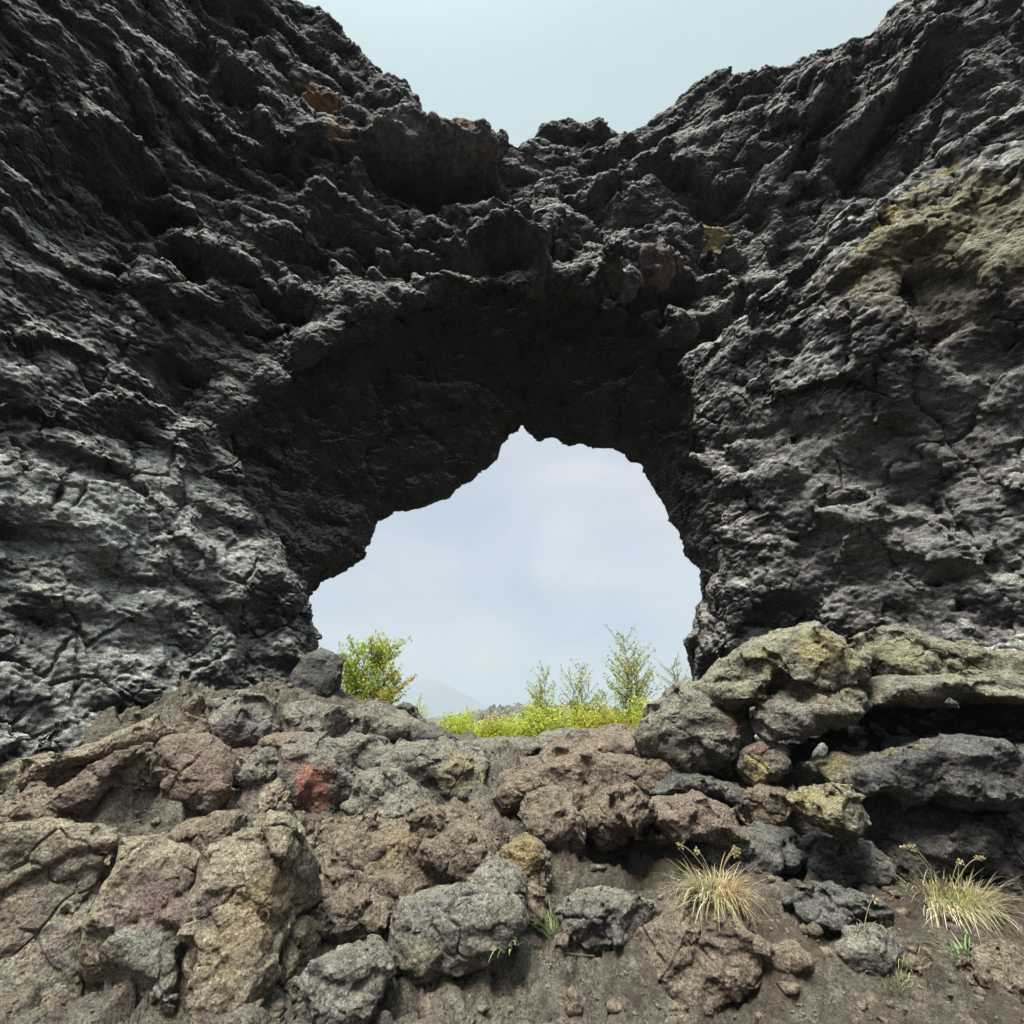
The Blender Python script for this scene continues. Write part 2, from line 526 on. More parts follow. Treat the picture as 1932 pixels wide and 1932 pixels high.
# the passage: outline of the mouth on this side and of the far opening, both as closed curves round a centre
YF, YB = 7.5, 11.0
front_px = [(560, 1500), (560, 1330), (535, 1130), (505, 1000), (480, 880), (500, 770), (560, 690), (640, 645), (700, 610), (770, 590), (835, 570), (875, 535),
            (940, 515), (1000, 535), (1060, 565), (1090, 580), (1130, 560), (1190, 575), (1230, 605), (1255, 660), (1275, 720), (1290, 800), (1300, 880),
            (1320, 960), (1360, 1060), (1385, 1150), (1390, 1240), (1385, 1320), (1385, 1500)]
back_px = [(590, 1500), (600, 1290), (600, 1225), (585, 1190), (570, 1145), (580, 1122), (605, 1098), (640, 1075), (690, 1050), (700, 1010), (715, 975), (760, 958),
           (800, 952), (850, 935), (895, 895), (930, 875), (945, 835), (960, 822), (985, 815), (1005, 812), (1025, 825), (1055, 825), (1070, 840),
           (1100, 850), (1150, 860), (1200, 880), (1225, 905), (1240, 940), (1265, 985), (1285, 1030), (1310, 1065), (1322, 1095), (1325, 1125),
           (1315, 1160), (1310, 1195), (1295, 1210), (1300, 1235), (1312, 1285), (1320, 1500)]


def polar(poly, c, n=720, sm=3):
    th = np.linspace(-math.pi, math.pi, n, endpoint=False)
    d = np.stack([np.cos(th), np.sin(th)], 1)
    a = poly - c
    b = np.roll(poly, -1, 0) - c
    e = b - a
    den = d[:, None, 0] * e[None, :, 1] - d[:, None, 1] * e[None, :, 0]
    den = np.where(np.abs(den) < 1e-9, 1e-9, den)
    t = (a[None, :, 0] * e[None, :, 1] - a[None, :, 1] * e[None, :, 0]) / den
    s = (a[None, :, 0] * d[:, None, 1] - a[None, :, 1] * d[:, None, 0]) / den
    ok = (t > 0) & (s >= -1e-6) & (s <= 1 + 1e-6)
    r = np.where(ok, t, 0).max(1)
    r = np.where(r <= 0, np.median(r[r > 0]), r)
    for _ in range(sm):
        r = (np.roll(r, 1) + r * 2 + np.roll(r, -1)) / 4
    return r


CF = P(930, 1080, YF)[[0, 2]]
CB = P(985, 1110, YB)[[0, 2]]
RF = polar(np.array([P(x, y, YF)[[0, 2]] for x, y in front_px]), CF, sm=4)
RB = polar(np.array([P(x, y, YB)[[0, 2]] for x, y in back_px]), CB, sm=1)

S = np.empty((len(gx), len(gy), len(gz)), F32)
gFx, gFz = np.gradient(Fm, H)
nF = np.sqrt(1 + np.minimum(gFx ** 2 + gFz ** 2, 6))
backY = 11.15 + 0.3 * np.sin(GX * 0.9) * np.sin(GZ * 0.7)
for j, y in enumerate(gy):
    t = (y - YF) / (YB - YF)
    tt = np.clip(t, -0.25, 1.0)
    sm = tt if tt < 0 else tt
    c = CF + (CB - CF) * sm
    dx, dz = GX - c[0], GZ - c[1]
    th = (np.arctan2(dz, dx) + math.pi) / (2 * math.pi) * 720
    i0 = np.floor(th).astype(int) % 720
    fr = th - np.floor(th)
    R0 = RF[i0] * (1 - fr) + RF[(i0 + 1) % 720] * fr
    R1 = RB[i0] * (1 - fr) + RB[(i0 + 1) % 720] * fr
    # the roof stays high behind the brow and comes down towards the far opening
    bulge = 0.95 * float(sstep(t, 0.0, 0.16) * (1 - sstep(t, 0.3, 0.97))) * np.clip(dz / 1.5 + .1, 0, 1)
    R = R0 + (R1 - R0) * sm + bulge
    if t > 1: R = R + (t - 1) * 1.5
    hole = np.hypot(dx, dz) - R
    s = np.maximum((Fm - y) / nF, y - backY)
    s = np.maximum(s, GZ - Tm[:, None])
    S[:, j, :] = np.maximum(s, -hole * 0.85)
print('field', time.time() - T0)

band = np.argwhere(np.abs(S) < 0.75)
pb = np.stack([gx[band[:, 0]], gy[band[:, 1]], gz[band[:, 2]]], 1)
print('band', len(pb))
warp = np.stack([perlin(pb, 1.3, o) for o in (5.1, 17.3, 29.7)], 1) * 0.45
q = pb + warp
ux, uz = pb[:, 0], pb[:, 2]
crag = 0.36 + 0.64 * sstep(uz - 0.12 * np.abs(ux + 1.0), 5.6, 7.8)
crag *= 1 - 0.6 * sstep(ux, 2.5, 4.0) * (1 - sstep(uz - np.interp(ux, bw[o_, 0], bw[o_, 1]), -0.6, 0.3))
inside_t = sstep(pb[:, 1], 8.2, 9.6)
crag = crag * (1 - 0.5 * inside_t)
f1, e1 = facet(q * np.array([1, 1, 1.25]), 1.7)
f2, e2 = facet(q * np.array([1, 1, 1.35]) + 40, 0.66)
r2 = perlin(q, 2.6, 9.1)
k1 = flake(pb, 1.25, 0.55, 1.1, 0.0)
k2 = flake(pb, 0.55, 0.45, 1.0, 5.0)
tops = 1 - 0.8 * sstep(uz - np.interp(ux, gx, Tm), -1.0, -0.2)
dn = crag * tops * (0.32 * f1 + 0.11 * f2 - 0.55 * (k1 - .4) - 0.24 * (k2 - .4)) + 0.18 * r2 + (1 - crag) * 0.16 * f2
dn += 0.06 * perlin(q, 0.5, 2.2)
dn += 0.22 * (1 - sstep(e1, 0.0, 0.055)) * sstep(perlin(pb, 1.4, 44.), -.05, .2)
dn *= 1 - 0.55 * sstep(pb[:, 1], 9.8, 11.0)
tz_ = uz - np.interp(ux, gx, Tm)
dn += 1.3 * np.maximum(0, tz_ + 0.12)
S[band[:, 0], band[:, 1], band[:, 2]] = np.maximum(S[band[:, 0], band[:, 1], band[:, 2]] + dn, tz_ - 0.07).astype(F32)
# drop spikes too thin to stand
Sc = np.clip(S, -.4, .4)
for ax in range(3):
    for _ in range(2):
        Sc = (np.roll(Sc, 1, ax) + Sc + np.roll(Sc, -1, ax)) / 3
S = np.where((Sc > 0.085) & (S < 0), Sc, S)
del Sc
# keep the shell closed
for sl_ in (np.s_[0], np.s_[-1]):
    S[sl_] = 1
S[:, -1] = 1; S[:, 0] = 1
S[:, :, -1] = 1; S[:, :, 0] = 1
print('noise', time.time() - T0)


def surface_nets(S, org, h):
    neg = S < 0
    cnt = np.zeros(tuple(n - 1 for n in S.shape), np.uint8)
    offs = [(a, b, c) for a in (0, 1) for b in (0, 1) for c in (0, 1)]
    nx, ny, nz = S.shape
    for a, b, c in offs:
        cnt += neg[a:nx - 1 + a, b:ny - 1 + b, c:nz - 1 + c]
    act = (cnt > 0) & (cnt < 8)
    ac = np.argwhere(act)
    idx = np.full(act.shape, -1, np.int32)
    idx[act] = np.arange(len(ac))
    pos = np.zeros((len(ac), 3))
    n = np.zeros(len(ac))
    val = {o: S[ac[:, 0] + o[0], ac[:, 1] + o[1], ac[:, 2] + o[2]].astype(float) for o in offs}
    for o in offs:
        for ax in range(3):
            if o[ax] == 0:
                p = list(o); p[ax] = 1; p = tuple(p)
                sa, sb = val[o], val[p]
                cr = (sa < 0) != (sb < 0)
                t = np.where(cr, sa / np.where(cr, sa - sb, 1), 0)
                for k in range(3):
                    pos[:, k] += np.where(cr, o[k] + (t if k == ax else 0), 0)
                n += cr
    pos = (pos / n[:, None] + ac) * h + np.array(org)
    quads = []
    for ax in range(3):
        sl0 = [slice(1, None)] * 3; sl1 = [slice(1, None)] * 3
        sl0[ax] = slice(0, -1); sl1[ax] = slice(1, None)
        a, b = neg[tuple(sl0)], neg[tuple(sl1)]
        e = np.argwhere(a != b)
        sgn = a[e[:, 0], e[:, 1], e[:, 2]]
        for k in range(3):
            if k != ax: e[:, k] += 1
        lim = np.array([nx - 1, ny - 1, nz - 1])
        ok = (e < lim).all(1)
        e, sgn = e[ok], sgn[ok]
        u, w = (ax + 1) % 3, (ax + 2) % 3
        def at(du, dw):
            c = e.copy(); c[:, u] -= du; c[:, w] -= dw
            return idx[c[:, 0], c[:, 1], c[:, 2]]
        qd = np.stack([at(1, 1), at(0, 1), at(0, 0), at(1, 0)], 1)
        qd[~sgn] = qd[~sgn][:, ::-1]
        quads.append(qd[(qd >= 0).all(1)])
    return pos, np.concatenate(quads)


av, aq = surface_nets(S, (X0, Y0, Z0), H)
del S, band, pb, q
# keep only the pieces joined to the main mass
lab = np.arange(len(av))
while True:
    m = lab[aq].min(1)
    new = lab.copy()
    for k in range(4): np.minimum.at(new, aq[:, k], m)
    new = new[new]
    if (new == lab).all(): break
    lab = new
main = np.bincount(lab).argmax()
okv = lab == main
aq = aq[okv[aq[:, 0]]]
rm = np.cumsum(okv) - 1
av, aq = av[okv], rm[aq]
av = smooth(av, aq, 1, 0.35)
print('arch coarse', len(av), time.time() - T0)

arch_bvh = BVHTree.FromPolygons(av.tolist(), aq.tolist())


def hit(px, py, bvh=None):
    d = Vector(ray(px, py)).normalized()
    r = (bvh or arch_bvh).ray_cast(Vector(CAM), d)
    return np.array(r[0]) if r[0] is not None else None


def sel_front(v, q):
    c = v[q].mean(1) - CAM
    n = np.cross(v[q[:, 2]] - v[q[:, 0]], v[q[:, 3]] - v[q[:, 1]])
    n /= np.maximum(np.linalg.norm(n, axis=1, keepdims=True), 1e-12)
    l = np.linalg.norm(c, axis=1)
    face = -(n * c).sum(1) / l
    dep = c[:, 1] * CP + c[:, 2] * SP
    up = -c[:, 1] * SP + c[:, 2] * CP
    m = (np.abs(c[:, 0]) < dep * 1.08) & (np.abs(up) < dep * 1.08)
    return (face > -0.35) & m


def detail(v, n, z, lo):
    """crust of the wall, in metres along the normal"""
    w3 = 0.08 * np.stack([perlin(v, .3, 1.), perlin(v, .3, 2.), perlin(v, .3, 3.)], 1)
    f, e = facet_c(v + w3, 0.34, 3.0)
    fb, eb = facet_c(v + w3 * .5, 0.15, 13.0)
    patch = np.clip(perlin(v, 1.1, 6.) * 1.3 + .55, .15, 1.2)
    d = 0.05 * f * (1 - 0.4 * lo) + 0.022 * fb * (1 - .3 * lo)
    d += 0.075 * (flake(v, 0.33, 0.4, 0.9, 2.) - .4) * (1 - .5 * lo) * patch
    d += 0.035 * perlin(v, 0.5, 4.4)
    d += lo * 0.034 * patch * (flake(v * np.array([.6, .6, 1]), 0.19, 0.12, 1.2, 7.) - .4)
    return d


av, aq, _ = subdivide(av, aq, sel_front(av, aq))
av = smooth(av, aq, 1, 0.3)
n_ = vnormals(av, aq)
lo_ = 1 - sstep(av[:, 2] - 0.12 * np.abs(av[:, 0] + 1.0), 5.6, 7.8)
av = av + n_ * detail(av, n_, av[:, 2], lo_)[:, None]
av, aq, _ = subdivide(av, aq, sel_front(av, aq))
n_ = vnormals(av, aq)
lo_ = 1 - sstep(av[:, 2] - 0.12 * np.abs(av[:, 0] + 1.0), 5.6, 7.8)
stt = av * np.array([1, 1, 1.8])
fc, ec = facet_c(av, 0.07, 4.)
patch = np.clip(perlin(av, .8, 16.) * 1.4 + .5, .1, 1.2)
dd = 0.013 * fc + 0.012 * ridged(stt, 0.11, 3.1) + 0.024 * patch * (flake(av * np.array([.7, .7, 1]), 0.085, 0.2, 1.1, 4.) - .4) + 0.010 * perlin(av, 0.045, 5.5)

wq = av + 0.10 * np.stack([perlin(av, .35, 21.), perlin(av, .35, 22.), perlin(av, .35, 23.)], 1)
fr1, eg = facet(wq * np.array([1, 1, .75]), 1.15, 91.)
dd -= 0.085 * (1 - sstep(eg, 0.004, 0.026)) * sstep(perlin(av, 1.0, 77.), -.12, .1)
fr2, eg = facet(wq, 0.42, 95.)
dd -= 0.04 * (1 - sstep(eg, 0.005, 0.05)) * sstep(perlin(av, .7, 78.), 0.0, .25)
del wq, fr1, fr2, eg
# open cracks in the wall
CRACKS = [[(100, 960), (120, 925), (128, 895), (150, 870)], [(215, 1075), (228, 1060), (232, 1040), (245, 1032)], [(148, 1190), (150, 1290), (140, 1330)],
          [(1722, 560), (1720, 640), (1725, 720), (1730, 760), (1780, 795), (1800, 850), (1830, 870)], [(1648, 690), (1652, 760), (1650, 800)], [(1445, 680), (1447, 730), (1480, 755), (1500, 775)],
          [(1640, 1000), (1690, 1070), (1720, 1105)], [(350, 900), (345, 950), (330, 980)], [(430, 1090), (500, 1120), (560, 1190)], [(440, 1260), (480, 1285), (500, 1300)]]
for cr in CRACKS:
    pts = [hit(x + random.uniform(-3, 3), y) for x, y in cr]
    pts = [p for p in pts if p is not None]
    for a, b in zip(pts[:-1], pts[1:]):
        near = np.where((np.abs(av - (a + b) / 2) < np.linalg.norm(b - a) / 2 + 0.25).all(1))[0]
        if not len(near): continue
        p = av[near]
        t = np.clip(((p - a) @ (b - a)) / max(((b - a) ** 2).sum(), 1e-9), 0, 1)
        c = a + t[:, None] * (b - a)
        c = c + 0.03 * np.stack([perlin(c, .2, 1.5), 0 * t, perlin(c, .2, 6.5)], 1)
        d = np.linalg.norm((p - c) - ((p - c) * n_[near]).sum(1, keepdims=True) * n_[near], axis=1)
        dd[near] -= 0.09 * np.exp(-(d / 0.022) ** 2)
av = av + n_ * dd[:, None]
print('arch fine', len(av), time.time() - T0)


def stains(v, spots, bvh=None):
    """natural colour patches and some painted light and shade, each a ball in space round a point on the stone"""
    out = np.zeros((len(v), 4), F32)
    for px, py, rad, col, amt in spots:
        c = hit(px, py, bvh)
        if c is None: continue
        sc = np.linalg.norm(c - CAM) / FPX
        R = rad * sc
        near = np.where((np.abs(v - c) < R * 1.6).all(1))[0]
        if not len(near): continue
        d = np.linalg.norm(v[near] - c, axis=1) / R + 0.35 * perlin(v[near], max(R * 0.6, .05), px * .37)
        a = amt * (1 - sstep(d, 0.35, 1.1))
        o = out[near]
        k = a > o[:, 3]
        o[k, :3] = col
        o[k, 3] = a[k]
        out[near] = o
    return out


OCH, PINK, YEL, GRN = (0.34, 0.18, 0.08), (0.19, 0.12, 0.12), (0.38, 0.31, 0.12), (0.26, 0.25, 0.15)
PALE, RED, PURP = (0.36, 0.36, 0.33), (0.24, 0.11, 0.085), (0.13, 0.10, 0.115)
arch_spots = [(605, 215, 40, (.46, .23, .085), 1.5), (580, 195, 24, (.44, .23, .09), 1.2), (640, 240, 34, OCH, .7), (870, 235, 35, OCH, .7), (915, 300, 30, OCH, .5), (1340, 445, 36, (0.42, 0.29, 0.12), 1.2),
              (1235, 470, 44, PINK, 1.0), (1258, 520, 38, (.26, .14, .115), 1.0), (1260, 450, 50, PALE, .4), (1800, 314, 16, YEL, .9), (1770, 330, 18, YEL, .9), (1740, 352, 20, YEL, .95), (1715, 376, 22, YEL, .95), (1690, 400, 24, YEL, .95), (1668, 424, 22, YEL, .9), (1645, 446, 20, YEL, .85), (1622, 468, 18, YEL, .8),
              (1655, 440, 26, YEL, .7), (1610, 480, 45, (.24, .21, .13), .6), (1560, 530, 40, (.22, .19, .12), .55), (1720, 420, 80, (.25, .22, .14), .6), (1790, 370, 70, (.26, .23, .15), .6), (1870, 330, 60, (.24, .22, .14), .5), (1700, 470, 95, (.29, .24, .12), .95), (1800, 420, 120, (.28, .235, .13), .95), (1650, 530, 90, (.25, .2, .13), .85), (1870, 430, 120, (.26, .22, .13), .9), (1790, 530, 130, (.23, .19, .13), .8), (1840, 330, 40, (.24, .22, .12), .5),
              (750, 250, 90, PALE, .6), (870, 270, 80, PALE, .5), (940, 260, 40, PALE, .5), (1000, 320, 70, PALE, .35), (480, 260, 60, (.22, .23, .20), .5), (540, 165, 45, (.24, .24, .18), .6),
              (360, 260, 80, PALE, .35), (400, 380, 60, PALE, .4), (440, 440, 50, PALE, .45), (150, 440, 60, (.24, .23, .17), .45), (460, 540, 60, (.25, .24, .18), .5), (150, 900, 110, PALE, .4),
              (200, 1000, 150, PALE, .95), (330, 920, 100, PALE, .8), (380, 1050, 110, PALE, .75), (250, 1150, 120, PALE, .7), (430, 1200, 90, PALE, .6), (150, 1260, 100, (.25, .235, .21), .7), (1800, 800, 150, (.27, .255, .24), .8), (1720, 980, 160, (.27, .26, .245), .8), (1550, 1060, 110, (.25, .24, .225), .7), (1400, 800, 90, (.22, .21, .2), .6), (1870, 1075, 60, PALE, .7), (1600, 900, 170, (.27, .26, .24), .85), (1500, 830, 130, (.25, .235, .22), .7),  # pale weathered faces; also paint light onto the lower walls
              (300, 690, 70, PURP, .7), (690, 380, 60, (.16, .11, .12), .5), (1440, 620, 50, (.2, .15, .16), .4), (1450, 1070, 60, PALE, .3), (120, 1110, 70, (.22, .18, .13), .4), (1570, 1000, 90, (.2, .17, .15), .4),
              (1000, 500, 120, PALE, .35), (880, 500, 60, PALE, .4), (1180, 550, 70, PALE, .5), (600, 1220, 24, (.24, .17, .10), .6), (430, 1080, 60, (.16, .16, .15), .3), (1700, 560, 60, (.2, .19, .12), .35)]
arch = make_mesh('rock_arch', av, aq, M_ARCH, origin=(0, 8, 0), stain=stains(av, arch_spots))
tag(arch, 'dark lava rock wall pierced by a large natural arch opening', 'rock arch')
del av, aq, n_, dd, lo_, stt

# ------------------------------------------------------------------ table of boulders: label, outline in the photograph, distance, thickness, stone
exec_boulders = [
    # --- left foreground slab, split by two cracks
    ('tan cracked slab at the bottom left corner, leftmost of the three pieces', [(-90, 1555), (90, 1558), (200, 1578), (228, 1590), (212, 1640), (175, 1690), (160, 1760), (150, 1960), (-90, 1990)], 4.5, 1.3, M_TAN, dict(rough=.5, power=5, cuts=3, grow_=1.02, spots=[(120, 1700, 90, PURP, .6), (100, 1800, 90, (.2, .2, .18), .5)])),
    ('tan cracked slab with purple band, middle piece between the two cracks', [(228, 1592), (300, 1585), (385, 1610), (372, 1650), (365, 1700), (355, 1750), (340, 1800), (330, 1960), (150, 1960), (160, 1760), (180, 1690), (218, 1640)], 4.5, 1.3, M_TAN, dict(rough=.45, power=6, cuts=2, grow_=1.02, spots=[(290, 1705, 70, (.13, .075, .075), .8), (330, 1710, 50, (.13, .075, .075), .8), (270, 1800, 100, (.22, .22, .19), .8)])),
    ('ochre stained slab end with pointed right corner above the wedge stone', [(390, 1612), (440, 1585), (500, 1560), (540, 1550), (565, 1590), (606, 1655), (600, 1700), (560, 1735), (530, 1780), (505, 1850), (480, 1960), (345, 1960), (350, 1800), (368, 1700), (378, 1650)], 4.5, 1.3, M_TAN, dict(rough=.55, power=5, cuts=3, grow_=1.02, spots=[(490, 1690, 70, (.32, .22, .10), .7), (450, 1760, 70, (.28, .20, .10), .65), (400, 1700, 40, PURP, .6), (590, 1650, 40, PALE, .5)])),
    ('narrow brown wedge stone leaning against the ochre slab end', [(500, 1860), (515, 1790), (550, 1745), (585, 1735), (592, 1780), (570, 1840), (560, 1950), (490, 1950)], 4.45, .6, M_TAN, dict()),
    ('grey brown boulder cut by the bottom edge left of the blocky grey boulder', [(560, 1860), (600, 1820), (660, 1790), (705, 1775), (742, 1800), (748, 1850), (740, 1960), (550, 1960)], 4.2, .8, M_GREY, dict()),
    ('large blocky grey boulder with brown lower face at bottom centre', [(748, 1790), (750, 1735), (775, 1705), (840, 1685), (920, 1690), (965, 1710), (978, 1750), (945, 1780), (940, 1825), (885, 1850), (800, 1848), (758, 1830)], 4.55, .9, M_GREY, dict(power=4.0, rough=.6, cuts=5, spots=[(800, 1820, 50, (.2, .15, .08), .7), (900, 1830, 60, (.2, .15, .08), .6), (850, 1740, 70, (.2, .2, .2), .5)])),
    ('rounded rough grey boulder just right of and above the blocky boulder', [(870, 1720), (885, 1660), (925, 1622), (965, 1635), (992, 1680), (985, 1740), (950, 1770), (900, 1770)], 4.85, .7, M_GREY, dict()),
    ('brown stone mound above the blocky grey boulder', [(795, 1610), (815, 1570), (870, 1555), (925, 1585), (935, 1640), (900, 1680), (840, 1690), (800, 1660)], 5.3, .8, M_BROWN, dict()),
    ('small ochre boulder in front of the dark hollow under the overhang', [(938, 1615), (985, 1575), (1022, 1592), (1042, 1640), (1035, 1672), (995, 1668), (950, 1645)], 5.1, .5, M_BROWN, dict(spots=[(985, 1610, 50, (.34, .25, .10), .9)])),
    ('small knobbly brown stone below the ochre boulder', [(985, 1690), (1005, 1660), (1030, 1680), (1035, 1740), (1005, 1750), (985, 1720)], 4.85, .35, M_BROWN, dict()),
    ('low dark rough mound on the soil right of the small grass clump', [(1050, 1725), (1075, 1685), (1140, 1672), (1205, 1685), (1240, 1725), (1225, 1775), (1140, 1790), (1065, 1765)], 4.75, .7, M_GREY, dict(spots=[(1140, 1730, 90, (.10, .09, .085), .6)])),
    # --- centre, under the sill
    ('boulder hanging over the dark hollow at centre, lowest of the cluster', [(985, 1540), (1000, 1500), (1050, 1490), (1095, 1545), (1104, 1585), (1050, 1618), (1010, 1600)], 5.6, .8, M_BROWN, dict()),
    ('small ochre boulder above the hanging boulder at centre', [(930, 1500), (955, 1458), (1000, 1448), (1028, 1480), (1010, 1520), (960, 1535)], 5.9, .6, M_BROWN, dict(spots=[(975, 1480, 40, (.24, .18, .1), .5)])),
    ('long brown slab jutting over the hollow right of centre', [(1090, 1575), (1105, 1530), (1150, 1492), (1205, 1468), (1236, 1500), (1240, 1540), (1185, 1580), (1120, 1602)], 5.7, .9, M_BROWN, dict(power=3.2)),
    ('pinkish slab jutting over the right end of the hollow', [(1232, 1545), (1240, 1508), (1300, 1495), (1365, 1530), (1405, 1585), (1385, 1600), (1335, 1590), (1280, 1580)], 5.6, .9, M_BROWN, dict(spots=[(1310, 1540, 90, (.26, .18, .15), .6), (1290, 1500, 40, (.3, .22, .1), .5)])),
    ('dark ridge of rock behind the pinkish slab', [(1205, 1470), (1260, 1440), (1340, 1465), (1400, 1490), (1395, 1515), (1300, 1510), (1225, 1500)], 6.0, .8, M_DARK, dict()),
    ('rounded brown boulder on the sill right of its lowest point', [(1000, 1445), (1030, 1408), (1100, 1388), (1165, 1375), (1205, 1392), (1212, 1440), (1170, 1468), (1090, 1475), (1035, 1468)], 6.9, 1.0, M_BROWN, dict()),
    ('flat grey slab capping the lowest part of the sill', [(835, 1425), (890, 1400), (990, 1383), (1110, 1379), (1165, 1383), (1150, 1408), (1050, 1425), (930, 1455)], 7.8, 1.3, M_GREY, dict(power=2.2)),
    ('big rounded boulder left of the cleft under the sill', [(700, 1440), (745, 1402), (830, 1398), (900, 1428), (937, 1470), (922, 1515), (865, 1532), (790, 1500), (720, 1480)], 6.7, 1.1, M_GREY, dict(spots=[(870, 1470, 60, (.32, .26, .14), .85)])),
    ('smooth grey boulder with yellow crust below the big rounded boulder', [(660, 1520), (690, 1470), (740, 1455), (800, 1488), (842, 1540), (830, 1580), (770, 1595), (700, 1580)], 6.1, .9, M_GREY, dict(spots=[(810, 1540, 40, (.36, .28, .12), .7), (760, 1570, 40, (.3, .25, .13), .6)])),
    ('lumpy brown boulder at centre left over the bare slope', [(600, 1590), (650, 1560), (730, 1580), (790, 1600), (790, 1660), (720, 1690), (640, 1680), (600, 1640)], 5.5, .8, M_BROWN, dict(spots=[(699, 1666, 9, (.62, .62, .6), 1.3)])),
    ('brown mound below the red boulder', [(560, 1600), (620, 1545), (680, 1540), (700, 1580), (650, 1620), (590, 1640)], 5.7, .7, M_BROWN, dict(spots=[(640, 1555, 40, (.22, .12, .1), .5)])),
    ('grey brown rock sloping down behind the wedge stone', [(600, 1700), (650, 1670), (740, 1690), (760, 1740), (720, 1790), (640, 1800), (590, 1760)], 4.9, .7, M_BROWN, dict()),
    ('broad brown bedrock face behind the stones above the blocky grey boulder', [(555, 1565), (700, 1535), (850, 1545), (960, 1600), (1005, 1700), (965, 1790), (760, 1800), (600, 1765), (540, 1660)], 5.45, .9, M_BROWN, dict(name='bedrock', cat='rock', power=5, rough=1.1, cuts=4, spots=[(640, 1560, 40, (.2, .12, .1), .7), (900, 1640, 80, (.16, .15, .14), .6), (740, 1600, 50, (.30, .23, .12), .8), (680, 1740, 45, (.26, .19, .11), .7), (640, 1720, 60, (.12, .09, .09), .6)])),
    ('grey bedrock face below the sill slab at centre left', [(560, 1405), (700, 1400), (850, 1412), (965, 1440), (985, 1520), (850, 1560), (680, 1545), (560, 1500)], 6.85, .9, M_GREY, dict(name='bedrock', cat='rock', power=5, rough=1.1, cuts=4)),
    ('brown bedrock under the rounded sill boulder right of centre', [(930, 1435), (1100, 1420), (1245, 1440), (1265, 1500), (1120, 1560), (980, 1560)], 6.45, .9, M_BROWN, dict(name='bedrock', cat='rock', power=5, rough=1.1, cuts=4)),
    ('dark brown bedrock behind the pink grey boulder on the left', [(60, 1450), (300, 1400), (560, 1400), (600, 1500), (545, 1580), (430, 1560), (300, 1500), (160, 1520), (40, 1530)], 6.3, .9, M_BROWN, dict(name='bedrock', cat='rock', power=5, rough=1.1, cuts=4)),
    # --- left, below the pier
    ('boulder with bright red broken face left of centre', [(525, 1440), (555, 1410), (610, 1420), (660, 1470), (660, 1520), (610, 1565), (560, 1550), (540, 1500)], 6.3, .8, M_GREY, dict(spots=[(590, 1480, 42, (.34, .13, .085), 1.2), (555, 1440, 36, (.25, .13, .10), .65), (600, 1510, 30, (.32, .13, .09), 1.1), (570, 1500, 20, RED, .8)])),
    ('small yellow grey boulder left of the red faced boulder', [(485, 1525), (500, 1480), (530, 1460), (556, 1490), (562, 1540), (530, 1562)], 6.0, .5, M_TAN, dict()),
    ('pink grey boulder below the peaked rock on the left', [(283, 1435), (320, 1392), (390, 1380), (436, 1420), (448, 1480), (405, 1525), (372, 1536), (310, 1505)], 5.9, .8, M_BROWN, dict(power=3.4, rough=.7, spots=[(370, 1450, 110, (.27, .19, .15), .75), (295, 1460, 34, (.36, .16, .10), .8), (420, 1395, 30, (.34, .19, .16), .8)])),
    ('peaked brown rock under the left pier', [(300, 1405), (330, 1350), (372, 1312), (388, 1350), (410, 1392), (350, 1410)], 6.3, .6, M_BROWN, dict()),
    ('grey purple boulder between peaked rock and sill', [(385, 1372), (410, 1330), (455, 1308), (522, 1318), (534, 1380), (505, 1425), (450, 1440), (400, 1405)], 6.7, .8, M_GREY, dict(spots=[(460, 1380, 60, PURP, .6), (405, 1350, 26, (.38, .32, .26), .7)])),
    ('dark grey boulder below the grey purple boulder', [(440, 1470), (450, 1430), (510, 1410), (530, 1440), (520, 1480), (470, 1510)], 6.2, .6, M_GREY, dict()),
    ('curved purple brown shelf arching over a shallow hollow on the left', [(80, 1510), (150, 1470), (240, 1425), (320, 1395), (310, 1450), (290, 1490), (230, 1495), (180, 1525), (150, 1560), (110, 1560)], 5.4, .8, M_BROWN, dict(power=3, spots=[(190, 1470, 90, (.13, .095, .09), .6)])),
    ('brown ledge against the foot of the left wall', [(-60, 1460), (60, 1420), (200, 1390), (290, 1350), (300, 1390), (200, 1440), (100, 1480), (-60, 1530)], 5.6, .8, M_TAN, dict(power=2.3)),
    ('low brown rock at the left edge under the curved shelf', [(-60, 1530), (60, 1490), (120, 1510), (130, 1560), (60, 1580), (-60, 1590)], 5.0, .6, M_BROWN, dict()),
    ('brown rock beneath the pink grey boulder', [(300, 1590), (380, 1545), (470, 1540), (520, 1560), (480, 1600), (400, 1620)], 5.4, .6, M_BROWN, dict()),
    ('dark boulder resting against the foot of the left pier', [(540, 1310), (548, 1272), (575, 1242), (605, 1225), (645, 1242), (640, 1295), (622, 1324), (570, 1330)], 8.0, .9, M_DARK, dict(rough=.7, power=3.2)),
    ('grey boulder on the sill below the dark pier boulder', [(520, 1375), (530, 1332), (600, 1322), (660, 1345), (660, 1400), (590, 1420), (535, 1410)], 7.2, .9, M_GREY, dict()),
    ('grey ridge rock on the left rise of the sill', [(640, 1350), (665, 1318), (720, 1332), (780, 1360), (800, 1400), (730, 1415), (660, 1405)], 7.6, .9, M_GREY, dict()),
    ('low dark rock where the left rise meets the sill slab', [(740, 1395), (780, 1358), (830, 1378), (862, 1398), (830, 1415), (770, 1415)], 7.7, .7, M_DARK, dict()),
    ('small black pointed stone on the left rise of the sill', [(742, 1352), (752, 1330), (765, 1322), (780, 1335), (805, 1365), (770, 1372)], 8.0, .4, M_DARK, dict(name='rock', cat='rock')),
    ('grey rock under the grey sill boulder left', [(520, 1440), (560, 1395), (640, 1400), (700, 1425), (700, 1470), (640, 1480), (560, 1460)], 6.8, .8, M_GREY, dict()),
    # --- right hand pile
